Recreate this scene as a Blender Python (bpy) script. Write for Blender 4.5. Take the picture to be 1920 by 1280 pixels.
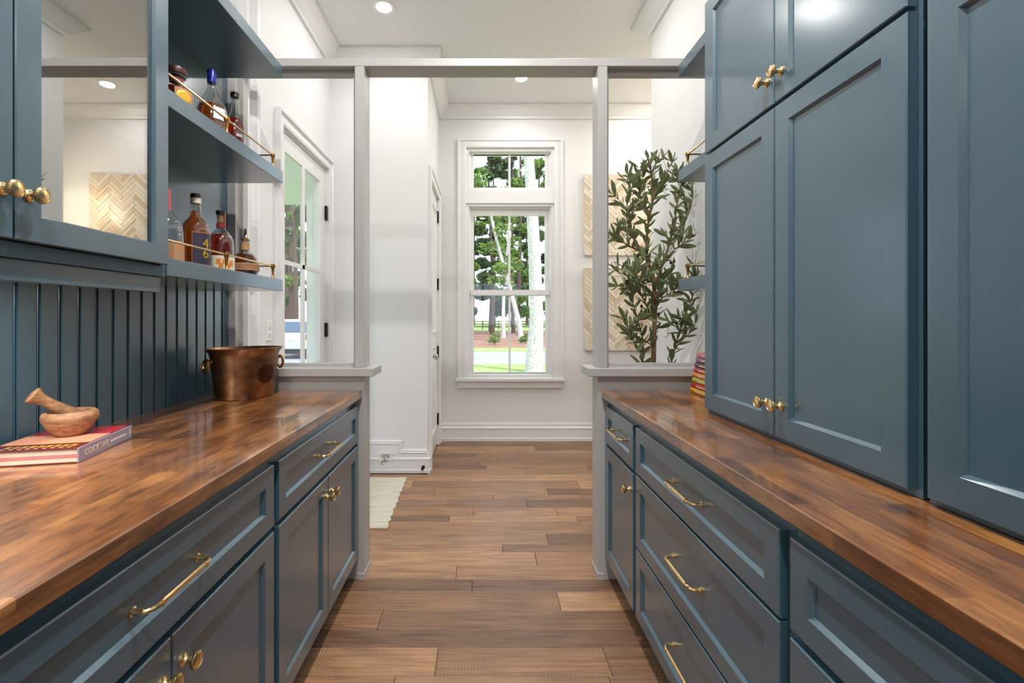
import bpy, math, random
from mathutils import Vector, Matrix
random.seed(7)
for o in list(bpy.data.objects): bpy.data.objects.remove(o)
SC = bpy.context.scene
COL = SC.collection
# ------------------------------------------------------------------ camera
F, CX, CY, EYE = 870.0, 905.0, 596.0, 1.263
cd = bpy.data.cameras.new('camera'); cam = bpy.data.objects.new('camera', cd); COL.objects.link(cam)
cam.location = (0, 0, EYE); cam.rotation_euler = (math.pi/2, 0, 0)
cd.sensor_width = 36; cd.lens = F/1920*36; cd.clip_start = .02; cd.clip_end = 600
cd.shift_x = (960-CX)/1920; cd.shift_y = -(640-CY)/1920
SC.camera = cam
# ------------------------------------------------------------------ world, sun, exposure
w = bpy.data.worlds.new('world'); SC.world = w; w.use_nodes = True
wn = w.node_tree.nodes; bg = wn['Background']
bg.inputs[0].default_value = (.74, .86, 1, 1); bg.inputs[1].default_value = 1.7
sd = bpy.data.lights.new('sun', 'SUN'); so = bpy.data.objects.new('sun', sd); COL.objects.link(so)
sd.energy = 3.2; sd.angle = .02; sd.color = (1, .94, .84)
so.rotation_euler = Vector((-.55, .62, -1.15)).to_track_quat('-Z', 'Y').to_euler()
SC.view_settings.view_transform = 'Standard'; SC.view_settings.look = 'None'
SC.view_settings.gamma = 1; SC.view_settings.use_curve_mapping = False
SC.view_settings.exposure = 0.7
LAMP_W = 27.0; FAR_W = 4.5; KIT_FILL_W = 5.0; UCL = 4.0

def pt(px, py, Y): return Vector(((px-CX)*Y/F, Y, EYE-(py-CY)*Y/F))   # pixel + known depth -> point

# ------------------------------------------------------------------ materials
def srgb(r, g, b):
    f = lambda c: (c/255/12.92) if c/255 <= .04045 else ((c/255+.055)/1.055)**2.4
    return (f(r), f(g), f(b), 1)
class NT:
    def __init__(s, name):
        s.m = bpy.data.materials.new(name); s.m.use_nodes = True; s.t = s.m.node_tree
        s.p = s.t.nodes['Principled BSDF']; s.out = s.t.nodes['Material Output']
    def n(s, typ, **kw):
        nd = s.t.nodes.new(typ)
        for k, v in kw.items():
            if k in nd.inputs.keys(): nd.inputs[k].default_value = v
            else: setattr(nd, k, v)
        return nd
    def l(s, a, b): s.t.links.new(a, b)
    def ramp(s, fac, stops):
        r = s.n('ShaderNodeValToRGB'); e = r.color_ramp.elements
        while len(e) < len(stops): e.new(.5)
        for i, (p, c) in enumerate(stops): e[i].position = p; e[i].color = c
        s.l(fac, r.inputs[0]); return r.outputs[0]
    def mix(s, a, b, fac, mode='MIX'):
        m = s.n('ShaderNodeMix', data_type='RGBA', blend_type=mode)
        for v, i in ((fac, 0), (a, 6), (b, 7)):
            if hasattr(v, 'is_output'): s.l(v, m.inputs[i])
            else: m.inputs[i].default_value = v
        return m.outputs[2]
    def bump(s, h, strength=.2, dist=.01):
        b = s.n('ShaderNodeBump', Strength=strength, Distance=dist); s.l(h, b.inputs['Height']); s.l(b.outputs[0], s.p.inputs['Normal'])
    def coord(s, kind='Object', scale=(1, 1, 1)):
        c = s.n('ShaderNodeTexCoord'); m = s.n('ShaderNodeMapping'); m.inputs['Scale'].default_value = scale
        s.l(c.outputs[kind], m.inputs[0]); return m.outputs[0]
    def noise(s, vec, scale=5, detail=3, rough=.5):
        n = s.n('ShaderNodeTexNoise', Scale=scale, Detail=detail, Roughness=rough); s.l(vec, n.inputs['Vector']); return n.outputs['Fac']
def plain(name, col, rough=.5, metal=0, bump=0, bscale=60, var=0, coat=0, crough=.34):
    k = NT(name); k.p.inputs['Roughness'].default_value = rough; k.p.inputs['Metallic'].default_value = metal
    k.p.inputs['Coat Weight'].default_value = coat; k.p.inputs['Coat Roughness'].default_value = crough
    if var:
        f = k.noise(k.coord(), 9, 4)
        d = tuple(c*(1-var) for c in col[:3])+(1,); u = tuple(min(1, c*(1+var)) for c in col[:3])+(1,)
        k.l(k.ramp(f, [(.3, d), (.7, u)]), k.p.inputs['Base Color'])
    else: k.p.inputs['Base Color'].default_value = col
    if bump: k.bump(k.noise(k.coord(), bscale, 3), bump, .002)
    return k.m
M = {}
M['blue'] = plain('blue_paint', srgb(57, 88, 104), .42, 0, .04, 140, coat=1, crough=.2)
M['blue_in'] = plain('blue_paint_interior', srgb(60, 86, 99), .5)
M['white'] = plain('white_wall_paint', srgb(229, 229, 230), .6, 0, .05, 220)
M['trim'] = plain('white_trim_paint', srgb(233, 233, 233), .35)
M['trim_shaded'] = plain('shade_greyed_white_trim', srgb(180, 177, 176), .4, 0, .06, 160)  # off-white partition trim; the shade on its pantry side is put into the grey
M['ceil'] = plain('ceiling_paint', srgb(233, 233, 234), .7)
M['brass'] = plain('satin_brass', srgb(224, 192, 140), .24, 1)
M['brass_dark'] = plain('aged_brass', srgb(190, 140, 80), .28, 1)
M['black'] = plain('black_metal', srgb(24, 23, 23), .4, .6)
M['chrome'] = plain('chrome', srgb(200, 200, 200), .15, 1)
M['plastic'] = plain('white_plastic', srgb(235, 233, 230), .35)
M['dark'] = plain('dark_void', srgb(20, 22, 25), .8)
def thin_glass(name, tint=(1, 1, 1, 1), base=.04, rough=0.0, mirror=None, power=5):
    k = NT(name); tr = k.n('ShaderNodeBsdfTransparent'); tr.inputs[0].default_value = tint
    gl = k.n('ShaderNodeBsdfGlossy', Roughness=rough); mx = k.n('ShaderNodeMixShader')
    if mirror is None:
        f = k.n('ShaderNodeLayerWeight', Blend=.5); pw_ = k.n('ShaderNodeMath', operation='POWER'); pw_.inputs[1].default_value = power; k.l(f.outputs['Facing'], pw_.inputs[0])
        ma = k.n('ShaderNodeMath', operation='MULTIPLY_ADD'); ma.inputs[1].default_value = .8; ma.inputs[2].default_value = base; k.l(pw_.outputs[0], ma.inputs[0]); k.l(ma.outputs[0], mx.inputs[0])
    else: mx.inputs[0].default_value = mirror
    k.l(tr.outputs[0], mx.inputs[1]); k.l(gl.outputs[0], mx.inputs[2]); k.l(mx.outputs[0], k.out.inputs[0]); return k.m
M['pane'] = thin_glass('window_glass')
M['mirror_pane'] = thin_glass('reflective_cabinet_glass', (.9, .86, .8, 1), mirror=.5)
M['clear'] = thin_glass('clear_bottle_glass', (.84, .88, .88, 1), .09, power=2.2)
def liquid(name, col, rough=.02):
    k = NT(name); p = k.p; p.inputs['Base Color'].default_value = col; p.inputs['Roughness'].default_value = rough
    p.inputs['Transmission Weight'].default_value = .75; p.inputs['IOR'].default_value = 1.34; return k.m
M['amber'] = liquid('amber_spirit', srgb(196, 98, 30)); M['red'] = liquid('red_amber_spirit', srgb(170, 40, 22))
M['brown'] = liquid('dark_amber_spirit', srgb(140, 58, 22)); M['water'] = liquid('clear_spirit', srgb(225, 225, 222))
# countertop butcher block: staves run along the counter
def counter_mat():
    k = NT('butcher_block'); c = k.n('ShaderNodeTexCoord'); s = k.n('ShaderNodeSeparateXYZ'); k.l(c.outputs['Object'], s.inputs[0])
    a = k.n('ShaderNodeMath', operation='ADD'); k.l(s.outputs[0], a.inputs[0]); k.l(s.outputs[2], a.inputs[1])
    cb = k.n('ShaderNodeCombineXYZ'); k.l(s.outputs[1], cb.inputs[0]); k.l(a.outputs[0], cb.inputs[1])
    def brick(wd, h, off):
        b = k.n('ShaderNodeTexBrick', offset=off, offset_frequency=2, squash=1)
        b.inputs['Color1'].default_value = (0, 0, 0, 1); b.inputs['Color2'].default_value = (1, 1, 1, 1)
        b.inputs['Mortar'].default_value = (.4, .4, .4, 1); b.inputs['Scale'].default_value = 1; b.inputs['Mortar Size'].default_value = .0004
        b.inputs['Brick Width'].default_value = wd; b.inputs['Row Height'].default_value = h
        k.l(cb.outputs[0], b.inputs['Vector']); return b.outputs['Color']
    st = brick(.29, .045, .37)
    mp = k.n('ShaderNodeMapping'); mp.inputs['Scale'].default_value = (38, 5, 38); k.l(c.outputs['Object'], mp.inputs[0])
    grain = k.noise(mp.outputs[0], 2.2, 8, .65)
    mp2 = k.n('ShaderNodeMapping'); mp2.inputs['Scale'].default_value = (10, 4.5, 10); k.l(c.outputs['Object'], mp2.inputs[0])
    blot = k.noise(mp2.outputs[0], 1.5, 5, .6)
    base = k.ramp(st, [(0, srgb(112, 68, 38)), (.5, srgb(146, 94, 52)), (1, srgb(180, 124, 70))])
    g = k.ramp(grain, [(.3, (.36, .31, .28, 1)), (.58, (1, 1, 1, 1))])
    b = k.ramp(blot, [(.32, (.36, .3, .28, 1)), (.5, (.95, .95, .95, 1)), (.75, (1.25, 1.2, 1.1, 1))])
    k.l(k.mix(k.mix(base, g, .8, 'MULTIPLY'), b, .9, 'MULTIPLY'), k.p.inputs['Base Color'])
    k.p.inputs['Roughness'].default_value = .3; k.p.inputs['Coat Weight'].default_value = 1; k.p.inputs['Coat Roughness'].default_value = .1
    k.bump(grain, .05, .001); return k.m
M['counter'] = counter_mat()
def floor_mat(name, perplank=True):
    k = NT(name); c = k.n('ShaderNodeTexCoord'); oi = k.n('ShaderNodeObjectInfo')
    off = k.n('ShaderNodeVectorMath', operation='SCALE'); off.inputs[0].default_value = (17.3, 9.1, 3.7); k.l(oi.outputs['Random'], off.inputs['Scale'])
    ad = k.n('ShaderNodeVectorMath', operation='ADD'); k.l(c.outputs['Object'], ad.inputs[0]); k.l(off.outputs[0], ad.inputs[1])
    def nz(sc, scale, det, ro=.55):
        mp = k.n('ShaderNodeMapping'); mp.inputs['Scale'].default_value = sc; k.l(ad.outputs[0], mp.inputs[0]); return k.noise(mp.outputs[0], scale, det, ro)
    base = k.ramp(oi.outputs['Random'], [(0, srgb(128, 96, 74)), (.3, srgb(154, 116, 86)), (.6, srgb(172, 130, 96)), (.85, srgb(190, 148, 110)), (1, srgb(138, 108, 88))])
    grain = nz((1.6, 34, 1), 2.5, 8, .65); ring = nz((2.2, 11, 1), 2.0, 3)
    wv = k.n('ShaderNodeTexWave', wave_type='BANDS', bands_direction='X', Scale=26, Distortion=2.2, Detail=2)
    k.l(ad.outputs[0], wv.inputs['Vector']); mask = nz((.9, 2.5, 1), 1.6, 2)
    m2 = k.ramp(mask, [(.5, (0, 0, 0, 1)), (.62, (1, 1, 1, 1))])
    saw = k.mix((1, 1, 1, 1), wv.outputs['Color'], m2)
    g = k.ramp(grain, [(.34, (.42, .37, .34, 1)), (.56, (1, 1, 1, 1))])
    r = k.ramp(ring, [(.35, (.78, .74, .7, 1)), (.6, (1.05, 1.03, 1, 1))])
    col = k.mix(k.mix(base, g, .7, 'MULTIPLY'), r, .8, 'MULTIPLY')
    col = k.mix(col, saw, .36, 'MULTIPLY'); k.l(col, k.p.inputs['Base Color'])
    k.p.inputs['Roughness'].default_value = .42; k.p.inputs['Coat Weight'].default_value = .15; k.p.inputs['Coat Roughness'].default_value = .3
    h = k.mix(g, saw, .5, 'MULTIPLY'); k.bump(h, .35, .003); return k.m
M['floor'] = floor_mat('wire_brushed_floor_wood')
def wood(name, c1, c2, sc=(4, 4, 30), rough=.6):
    k = NT(name); f = k.noise(k.coord('Object', sc), 3, 6, .6); k.l(k.ramp(f, [(.3, c1), (.7, c2)]), k.p.inputs['Base Color'])
    k.p.inputs['Roughness'].default_value = rough; k.bump(f, .2, .002); return k.m
M['mortar'] = wood('worn_bowl_wood', srgb(120, 80, 52), srgb(186, 142, 104), (14, 14, 40))
M['copper'] = None
k = NT('tarnished_copper'); f = k.noise(k.coord('Object', (5, 5, 5)), 2.2, 5, .6)
k.l(k.ramp(f, [(.3, srgb(92, 64, 46)), (.5, srgb(142, 104, 76)), (.72, srgb(188, 150, 112))]), k.p.inputs['Base Color'])
k.p.inputs['Metallic'].default_value = 1; k.l(k.ramp(f, [(.3, (.42,)*3+(1,)), (.7, (.25,)*3+(1,))]), k.p.inputs['Roughness']); M['copper'] = k.m
M['page'] = plain('book_pages', srgb(214, 196, 172), .8); M['page_red'] = plain('book_pages_tinted', srgb(190, 120, 120), .8)
k = NT('pearl_tile'); oi = k.n('ShaderNodeObjectInfo'); f = k.noise(k.coord('Object', (20, 20, 20)), 3, 4)
a = k.ramp(oi.outputs['Random'], [(0, srgb(208, 190, 164)), (.5, srgb(226, 215, 198)), (1, srgb(236, 230, 220))])
k.l(k.mix(a, k.ramp(f, [(.3, (.84, .8, .74, 1)), (.65, (1, 1, 1, 1))]), .7, 'MULTIPLY'), k.p.inputs['Base Color']); k.p.inputs['Roughness'].default_value = .22
k.bump(f, .3, .003); M['pearl'] = k.m
k = NT('woven_rug'); v = k.coord('Object', (1, 1, 1)); wv = k.n('ShaderNodeTexWave', bands_direction='Y', Scale=60, Distortion=1.5); k.l(v, wv.inputs['Vector'])
f = k.noise(k.coord('Object', (2, 26, 1)), 3, 5); k.l(k.mix(k.ramp(f, [(.3, srgb(206, 192, 172)), (.6, srgb(232, 224, 212))]), wv.outputs['Color'], .12, 'MULTIPLY'), k.p.inputs['Base Color'])
k.p.inputs['Roughness'].default_value = .95; k.bump(wv.outputs['Fac'], .5, .004); M['rug'] = k.m
def leafmat(name, c1, c2, trans=.3):
    k = NT(name); oi = k.n('ShaderNodeObjectInfo'); f = k.noise(k.coord('Object', (1, 1, 1)), 1.3, 3)
    c = k.ramp(f, [(.3, c1), (.7, c2)]); k.l(c, k.p.inputs['Base Color']); k.p.inputs['Roughness'].default_value = .55
    t = k.n('ShaderNodeBsdfTranslucent'); k.l(c, t.inputs[0]); mx = k.n('ShaderNodeMixShader'); mx.inputs[0].default_value = trans
    k.l(k.p.outputs[0], mx.inputs[1]); k.l(t.outputs[0], mx.inputs[2]); k.l(mx.outputs[0], k.out.inputs[0]); return k.m
M['olive_leaf'] = leafmat('olive_leaf', srgb(84, 98, 60), srgb(142, 152, 108), .25)
M['leaf_a'] = leafmat('bright_leaves', srgb(74, 112, 36), srgb(128, 160, 66), .4)
M['leaf_b'] = leafmat('dark_leaves', srgb(34, 60, 26), srgb(74, 104, 48), .3)
M['leaf_c'] = leafmat('grey_green_leaves', srgb(66, 92, 60), srgb(120, 144, 100), .35)
M['bark'] = wood('dark_bark', srgb(58, 46, 38), srgb(98, 82, 70), (6, 6, 2), .9)
M['bark_w'] = wood('pale_bark', srgb(140, 134, 132), srgb(222, 218, 217), (9, 9, 5), .9)
M['olive_bark'] = wood('olive_bark', srgb(96, 72, 48), srgb(146, 114, 80), (40, 40, 12), .9)
M['olive_fruit'] = plain('dark_olive', srgb(40, 28, 30), .35)
def ground(name, c1, c2, sc):
    k = NT(name); f = k.noise(k.coord('Object'), sc, 6, .65); k.l(k.ramp(f, [(.3, c1), (.7, c2)]), k.p.inputs['Base Color']); k.p.inputs['Roughness'].default_value = .95; k.bump(f, .6, .05); return k.m
M['grass'] = ground('lawn_grass', srgb(112, 138, 70), srgb(154, 178, 102), 3)
M['drive'] = ground('asphalt_drive', srgb(134, 136, 144), srgb(160, 162, 170), 6)
M['mulch'] = ground('pine_mulch', srgb(112, 78, 62), srgb(156, 120, 100), 2)

# ------------------------------------------------------------------ mesh helpers
class MB:
    def __init__(s): s.v = []; s.f = []; s.mi = []
    def add(s, vs, fs, mi=0):
        b = len(s.v); s.v += [tuple(v) for v in vs]; s.f += [tuple(b+i for i in q) for q in fs]; s.mi += [mi]*len(fs); return s
    def box(s, x0, x1, y0, y1, z0, z1, mi=0):
        vs = [(x, y, z) for x in (x0, x1) for y in (y0, y1) for z in (z0, z1)]
        return s.add(vs, [(0, 1, 3, 2), (4, 6, 7, 5), (0, 4, 5, 1), (2, 3, 7, 6), (0, 2, 6, 4), (1, 5, 7, 3)], mi)
    def cbox(s, x0, x1, y0, y1, z0, z1, c=.003, mi=0):          # chamfered box
        vs = []; idx = {}
        X, Y, Z = (x0, x1), (y0, y1), (z0, z1); sg = (1, -1)
        for i in (0, 1):
            for j in (0, 1):
                for k_ in (0, 1):
                    for ax in range(3):
                        p = [X[i]+sg[i]*c, Y[j]+sg[j]*c, Z[k_]+sg[k_]*c]; p[ax] = (X[i], Y[j], Z[k_])[ax]
                        idx[i, j, k_, ax] = len(vs); vs.append(p)
        fs = []
        for i in (0, 1):
            fs.append([idx[i, a, b, 0] for a, b in ((0, 0), (0, 1), (1, 1), (1, 0))])
            fs.append([idx[a, i, b, 1] for a, b in ((0, 0), (0, 1), (1, 1), (1, 0))])
            fs.append([idx[a, b, i, 2] for a, b in ((0, 0), (0, 1), (1, 1), (1, 0))])
        for a in (0, 1):
            for b in (0, 1):
                fs.append([idx[a, b, 0, 0], idx[a, b, 1, 0], idx[a, b, 1, 1], idx[a, b, 0, 1]])
                fs.append([idx[a, 0, b, 0], idx[a, 1, b, 0], idx[a, 1, b, 2], idx[a, 0, b, 2]])
                fs.append([idx[0, a, b, 1], idx[1, a, b, 1], idx[1, a, b, 2], idx[0, a, b, 2]])
                for d in (0, 1): fs.append([idx[a, b, d, 0], idx[a, b, d, 1], idx[a, b, d, 2]])
        return s.add(vs, fs, mi)
    def prism(s, poly, a0, a1, fn, mi=0):                        # poly 2-D, extruded a0..a1, fn(u,v,a)->xyz
        n = len(poly); vs = [fn(u, v, a0) for u, v in poly]+[fn(u, v, a1) for u, v in poly]
        return s.add(vs, [tuple(range(n))[::-1], tuple(range(n, 2*n))]+[(i, (i+1) % n, n+(i+1) % n, n+i) for i in range(n)], mi)
    def lathe(s, prof, seg=24, fn=None, mi=0, sx=1, sy=1):       # prof (r,z)
        fn = fn or (lambda x, y, z: (x, y, z)); vs = []; fs = []; n = len(prof)
        for r, z in prof:
            for i in range(seg):
                a = 2*math.pi*i/seg; vs.append(fn(r*math.cos(a)*sx, r*math.sin(a)*sy, z))
        for j in range(n-1):
            for i in range(seg): fs.append((j*seg+i, j*seg+(i+1) % seg, (j+1)*seg+(i+1) % seg, (j+1)*seg+i))
        if prof[0][0] > 1e-6: fs.append(tuple(range(seg))[::-1])
        if prof[-1][0] > 1e-6: fs.append(tuple((n-1)*seg+i for i in range(seg)))
        return s.add(vs, fs, mi)
    def tube(s, pts, rads, seg=10, closed=False, mi=0):
        pts = [Vector(p) for p in pts]; n = len(pts)
        if not hasattr(rads, '__len__'): rads = [rads]*n
        vs = []; fs = []; up = None
        for i, p in enumerate(pts):
            if closed: t = pts[(i+1) % n]-pts[i-1]
            else: t = pts[min(i+1, n-1)]-pts[max(i-1, 0)]
            t.normalize()
            if up is None: up = t.orthogonal().normalized()
            else: up = (up-t*up.dot(t)).normalized() if (up-t*up.dot(t)).length > 1e-6 else t.orthogonal().normalized()
            b = t.cross(up)
            for q in range(seg):
                a = 2*math.pi*q/seg; vs.append(p+(up*math.cos(a)+b*math.sin(a))*rads[i])
        for i in range(n if closed else n-1):
            j = (i+1) % n
            for q in range(seg): fs.append((i*seg+q, i*seg+(q+1) % seg, j*seg+(q+1) % seg, j*seg+q))
        if not closed: fs += [tuple(range(seg))[::-1], tuple((n-1)*seg+q for q in range(seg))]
        return s.add(vs, fs, mi)
    def sweep(s, path, prof, fn, closed=False, mi=0):            # path (u,v); prof (offset to the left, h); fn(u,v,h)
        n = len(path); P = [Vector(p) for p in path]; rows = []
        for i in range(n):
            d0 = (P[i]-P[i-1]).normalized() if (i > 0 or closed) else None
            d1 = (P[(i+1) % n]-P[i]).normalized() if (i < n-1 or closed) else None
            d0 = d0 or d1; d1 = d1 or d0
            n0 = Vector((-d0.y, d0.x)); n1 = Vector((-d1.y, d1.x)); m = n0+n1; m = m/max(.2, m.dot(n0))
            rows.append([fn(P[i].x+m.x*o, P[i].y+m.y*o, h) for o, h in prof])
        k_ = len(prof); vs = [v for r in rows for v in r]; fs = []
        for i in range(n if closed else n-1):
            j = (i+1) % n
            for q in range(k_): fs.append((i*k_+q, i*k_+(q+1) % k_, j*k_+(q+1) % k_, j*k_+q))
        if not closed: fs += [tuple(range(k_))[::-1], tuple((n-1)*k_+q for q in range(k_))]
        return s.add(vs, fs, mi)
    def mesh(s, name, mats, smooth=False):
        me = bpy.data.meshes.new(name); me.from_pydata(s.v, [], s.f); me.validate()
        for m in (mats if isinstance(mats, (list, tuple)) else [mats]): me.materials.append(M[m] if isinstance(m, str) else m)
        if len(me.polygons) == len(s.mi):
            for p, i in zip(me.polygons, s.mi): p.material_index = i
        import bmesh
        bm = bmesh.new(); bm.from_mesh(me); bmesh.ops.recalc_face_normals(bm, faces=bm.faces); bm.to_mesh(me); bm.free()
        if smooth:
            for p in me.polygons: p.use_smooth = True
            me.set_sharp_from_angle(angle=math.radians(smooth if smooth > 1 else 40))
        return me
    def build(s, name, mats, parent=None, loc=(0, 0, 0), rot=(0, 0, 0), smooth=False, **kw):
        return link(name, s.mesh(name, mats, smooth), parent, loc, rot, **kw)
def link(name, data, parent=None, loc=(0, 0, 0), rot=(0, 0, 0), label=None, cat=None, group=None, kind=None):
    o = bpy.data.objects.new(name, data); COL.objects.link(o); o.location = loc; o.rotation_euler = rot; o.parent = parent
    for k_, v in (('label', label), ('category', cat), ('group', group), ('kind', kind)):
        if v: o[k_] = v
    return o
def thing(name, label, cat, loc=(0, 0, 0), rz=0, group=None, kind=None): return link(name, None, None, loc, (0, 0, rz), label, cat, group, kind)
def text(body, size, parent, loc, rot, mat, name='lettering', ext=.0004):
    cu = bpy.data.curves.new('txt', 'FONT'); cu.body = body; cu.size = size; cu.extrude = ext; cu.align_x = 'CENTER'; cu.align_y = 'CENTER'
    t = bpy.data.objects.new('txt', cu); COL.objects.link(t); dg = bpy.context.evaluated_depsgraph_get()
    me = bpy.data.meshes.new_from_object(t.evaluated_get(dg)); bpy.data.objects.remove(t)
    me.materials.clear(); me.materials.append(M[mat]); return link(name, me, parent, loc, rot)

# ================================================================== STRUCTURE
XL, XR, YP, YB, YF, CEIL = -1.248, 1.226, 2.248, 3.80, 4.78, 3.43
def struct(name, mb, mat, label, parent=None, **kw): return mb.build(name, mat, parent, label=label, kind='structure', **kw)
TH = .16
m = MB().box(XL-TH, XL, -.6, 2.865, 0, CEIL).box(XL-TH, XL, 2.865, 3.72, 2.455, CEIL).box(XL-TH, XL, 3.72, YF+TH, 0, CEIL)
struct('wall_left', m, 'white', 'white wall holding the glazed door, behind the shelves of bottles')
struct('wall_right', MB().box(XR, XR+TH, -.6, 3.374, 0, CEIL), 'white', 'white wall beside the olive tree and behind the tall blue cupboards')
struct('wall_return', MB().box(XR+TH, 3.2, 3.374-TH, 3.374, 0, CEIL), 'white', 'white wall turning the corner behind the olive tree')
struct('wall_end', MB().box(3.2, 3.2+TH, 3.2, YF+TH, 0, CEIL), 'white', 'white end wall past the tiled art panels')
m = MB().box(-.57, -.17, YF, YF+TH, 0, CEIL).box(.736, 3.2, YF, YF+TH, 0, CEIL).box(-.17, .736, YF, YF+TH, 0, .648).box(-.17, .736, YF, YF+TH, 3.016, CEIL)
struct('wall_far', m, 'white', 'white wall with the tall window and the art panels')
struct('wall_closet_front', MB().box(XL, -.45, YB, YB+.12, 0, CEIL), 'white', 'blank white wall face beside the rug, with stepped baseboard')
m = MB().box(-.57, -.45, YB+.12, 3.93, 0, CEIL).box(-.57, -.45, 4.64, YF, 0, CEIL).box(-.57, -.45, 3.93, 4.64, 2.45, CEIL)
struct('wall_closet_side', m, 'white', 'narrow white wall with a black-hinged door')
# kitchen behind the camera: walls, and a wide window added for front fill light
m = MB().box(-3.1, XL-TH, -.76, -.6, 0, CEIL).box(XR+TH, 3.1, -.76, -.6, 0, CEIL).box(-3.26, -3.1, -4.6, -.6, 0, CEIL).box(3.1, 3.26, -4.6, -.6, 0, CEIL)
m.box(-3.26, 3.26, -4.76, -4.6, 0, 1.0).box(-3.26, 3.26, -4.76, -4.6, 2.4, CEIL).box(-3.26, -1.33, -4.76, -4.6, 1.0, 2.4).box(1.33, 3.26, -4.76, -4.6, 1.0, 2.4)
struct('wall_kitchen', m, 'white', 'white walls of the kitchen the pantry opens from')
m = MB()
for x in (-1.33, -.03, 1.27): m.box(x, x+.06, -4.72, -4.64, 1.0, 2.4)
m.box(-1.33, 1.33, -4.72, -4.64, 1.0, 1.06).box(-1.33, 1.33, -4.72, -4.64, 2.34, 2.4)
wk = struct('fill_window', m, 'trim', 'added unseen kitchen window filling the pantry aisle with light'); MB().box(-1.27, 1.27, -4.683, -4.677, 1.06, 2.34).build('pane', 'pane', wk)
struct('ceiling', MB().box(XL-TH, 3.36, -.6, YF+TH, CEIL, CEIL+.2).box(-3.26, 3.26, -4.76, -.6, CEIL, CEIL+.2), 'ceil', 'high white ceiling')
# floor: slab + planks
fl = struct('floor', MB().box(XL-TH, 3.36, -.6, YF+TH, -.4, -.018).box(-3.26, 3.26, -4.76, -.6, -.4, -.002).box(XL-TH, XR+TH, -.6, .3, -.018, -.002), 'floor', 'brown wire-brushed hardwood plank floor')
rows = [.3, .44, .56, .70, .82, .96, 1.09, 1.23, 1.36, 1.5, 1.64, 1.782, 1.8815, 2.005, 2.146, 2.245, 2.368, 2.506, 2.588, 2.72, 2.88, 2.962, 3.095, 3.232, 3.32, 3.438, 3.607, 3.75, 3.87, 3.99, 4.08, 4.21, 4.34, 4.43, 4.57, 4.68, YF]
rnd = random.Random(3)
JOINT = {1.64: [-.17, .46], 1.782: [.64], 1.8815: [-.43], 2.005: [.34], 2.146: [-.05, .57], 2.245: [-.13], 2.368: [.28], 2.506: [.11], 2.588: [.37], 2.72: [.7], 2.88: [-.21], 2.962: [-.06, .48], 3.095: [-.24, .3]}
for a, b in zip(rows[:-1], rows[1:]):
    if b <= 2.3: x0, x1 = -.66, .66
    elif b <= 3.39: x0, x1 = XL, XR
    elif b <= 3.9: x0, x1 = XL if b <= 3.8 else -.45, 3.2
    else: x0, x1 = -.45, 3.2
    js = sorted(JOINT.get(a, [])); xs = [x0]
    x = x0+rnd.uniform(.25, 1.0) if not js else js[0]
    while x < x1-.12:
        xs.append(x)
        nxt = [j for j in js if j > x+.05]
        x = nxt[0] if nxt else x+rnd.uniform(.6, 1.3)
    xs.append(x1)
    for u, v in zip(xs[:-1], xs[1:]):
        hw, hd = (v-u)/2, (b-a)/2; top = rnd.uniform(-.0006, .0006)
        p = MB().cbox(-hw+.0006, hw-.0006, -hd+.0008, hd-.0008, -.0175, top, .0022).build('plank', 'floor', fl, ((u+v)/2, (a+b)/2, 0))
# mouldings
crown = [(0, 0), (.11, 0), (.11, .018), (.095, .026), (.075, .05), (.04, .085), (.022, .1), (.022, .122), (0, .122)]
cz = lambda u, v, h: (u, v, CEIL-h)
neg = lambda pr: [(-o, h) for o, h in pr]
struct('trim_1', MB().sweep([(XL, -.6), (XL, YB), (-.45, YB), (-.45, YF), (3.2, YF)], neg(crown), cz), 'trim', 'white crown moulding around the bright room')
struct('trim_2', MB().sweep([(XR, -.6), (XR, 3.374), (3.2, 3.374)], crown, cz), 'trim', 'white crown moulding above the olive tree')
base = [(0, 0), (.022, 0), (.022, .03), (.016, .034), (.016, .118), (.022, .126), (.02, .14), (.01, .15), (.013, .165), (.009, .183), (0, .183)]
bz = lambda u, v, h: (u, v, h)
struct('baseboard_far', MB().sweep([(-.45, YF), (3.2, YF)], neg(base), bz), 'trim', 'tall white baseboard under the window')
struct('baseboard_closet', MB().sweep([(-.45, 3.845), (-.45, YB), (XL, YB)], [(o, h*.86) for o, h in base], bz), 'trim', 'white baseboard on the blank wall face')
struct('baseboard_left', MB().sweep([(XL, 2.56), (XL, 2.784)], neg(base), bz), 'trim', 'white baseboard beside the glazed door')
struct('baseboard_right', MB().sweep([(XR, 2.358), (XR, 3.374), (3.2, 3.374)], base, bz), 'trim', 'white baseboard behind the olive tree')
# stepped moulding on the closet face
fxz = lambda u, v, h: (u, YB-h, v)
bead = [(0, .0), (0, .016), (.008, .02), (.016, .012), (.024, .018), (.032, .01), (.032, 0)]
m = MB().sweep([(-.452, .158), (-.69, .158), (-.69, .232), (XL, .232)], [(-o, h) for o, h in bead], fxz)
m.box(XL, -.69, YB-.012, YB, .13, .232)
m.sweep([(-.735, .1), (-.735, .165), (-.845, .165), (-.845, .1)], [(0, .012), (0, .03), (.016, .024), (.016, .012)], fxz)
struct('trim_3', m, 'trim', 'stepped white moulding rising over the round chrome inlet')
# vertical casing on the left wall just past the partition
prof = [(2.358, 0), (2.358, .05), (2.375, .055), (2.382, .03), (2.44, .03), (2.447, .06), (2.47, .065), (2.476, .045), (2.5, .05), (2.507, .03), (2.54, .026), (2.556, .018), (2.556, 0)]
struct('trim_4', MB().prism(prof, 0, CEIL-.122, lambda u, v, a: (XL+v, u, a)), 'trim', 'layered white pilaster casing beside the partition')
struct('trim_5', MB().prism(prof, 0, CEIL-.122, lambda u, v, a: (XR-v*.4, u, a)), 'trim', 'shallow white casing beside the partition, near the olive tree')

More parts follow.
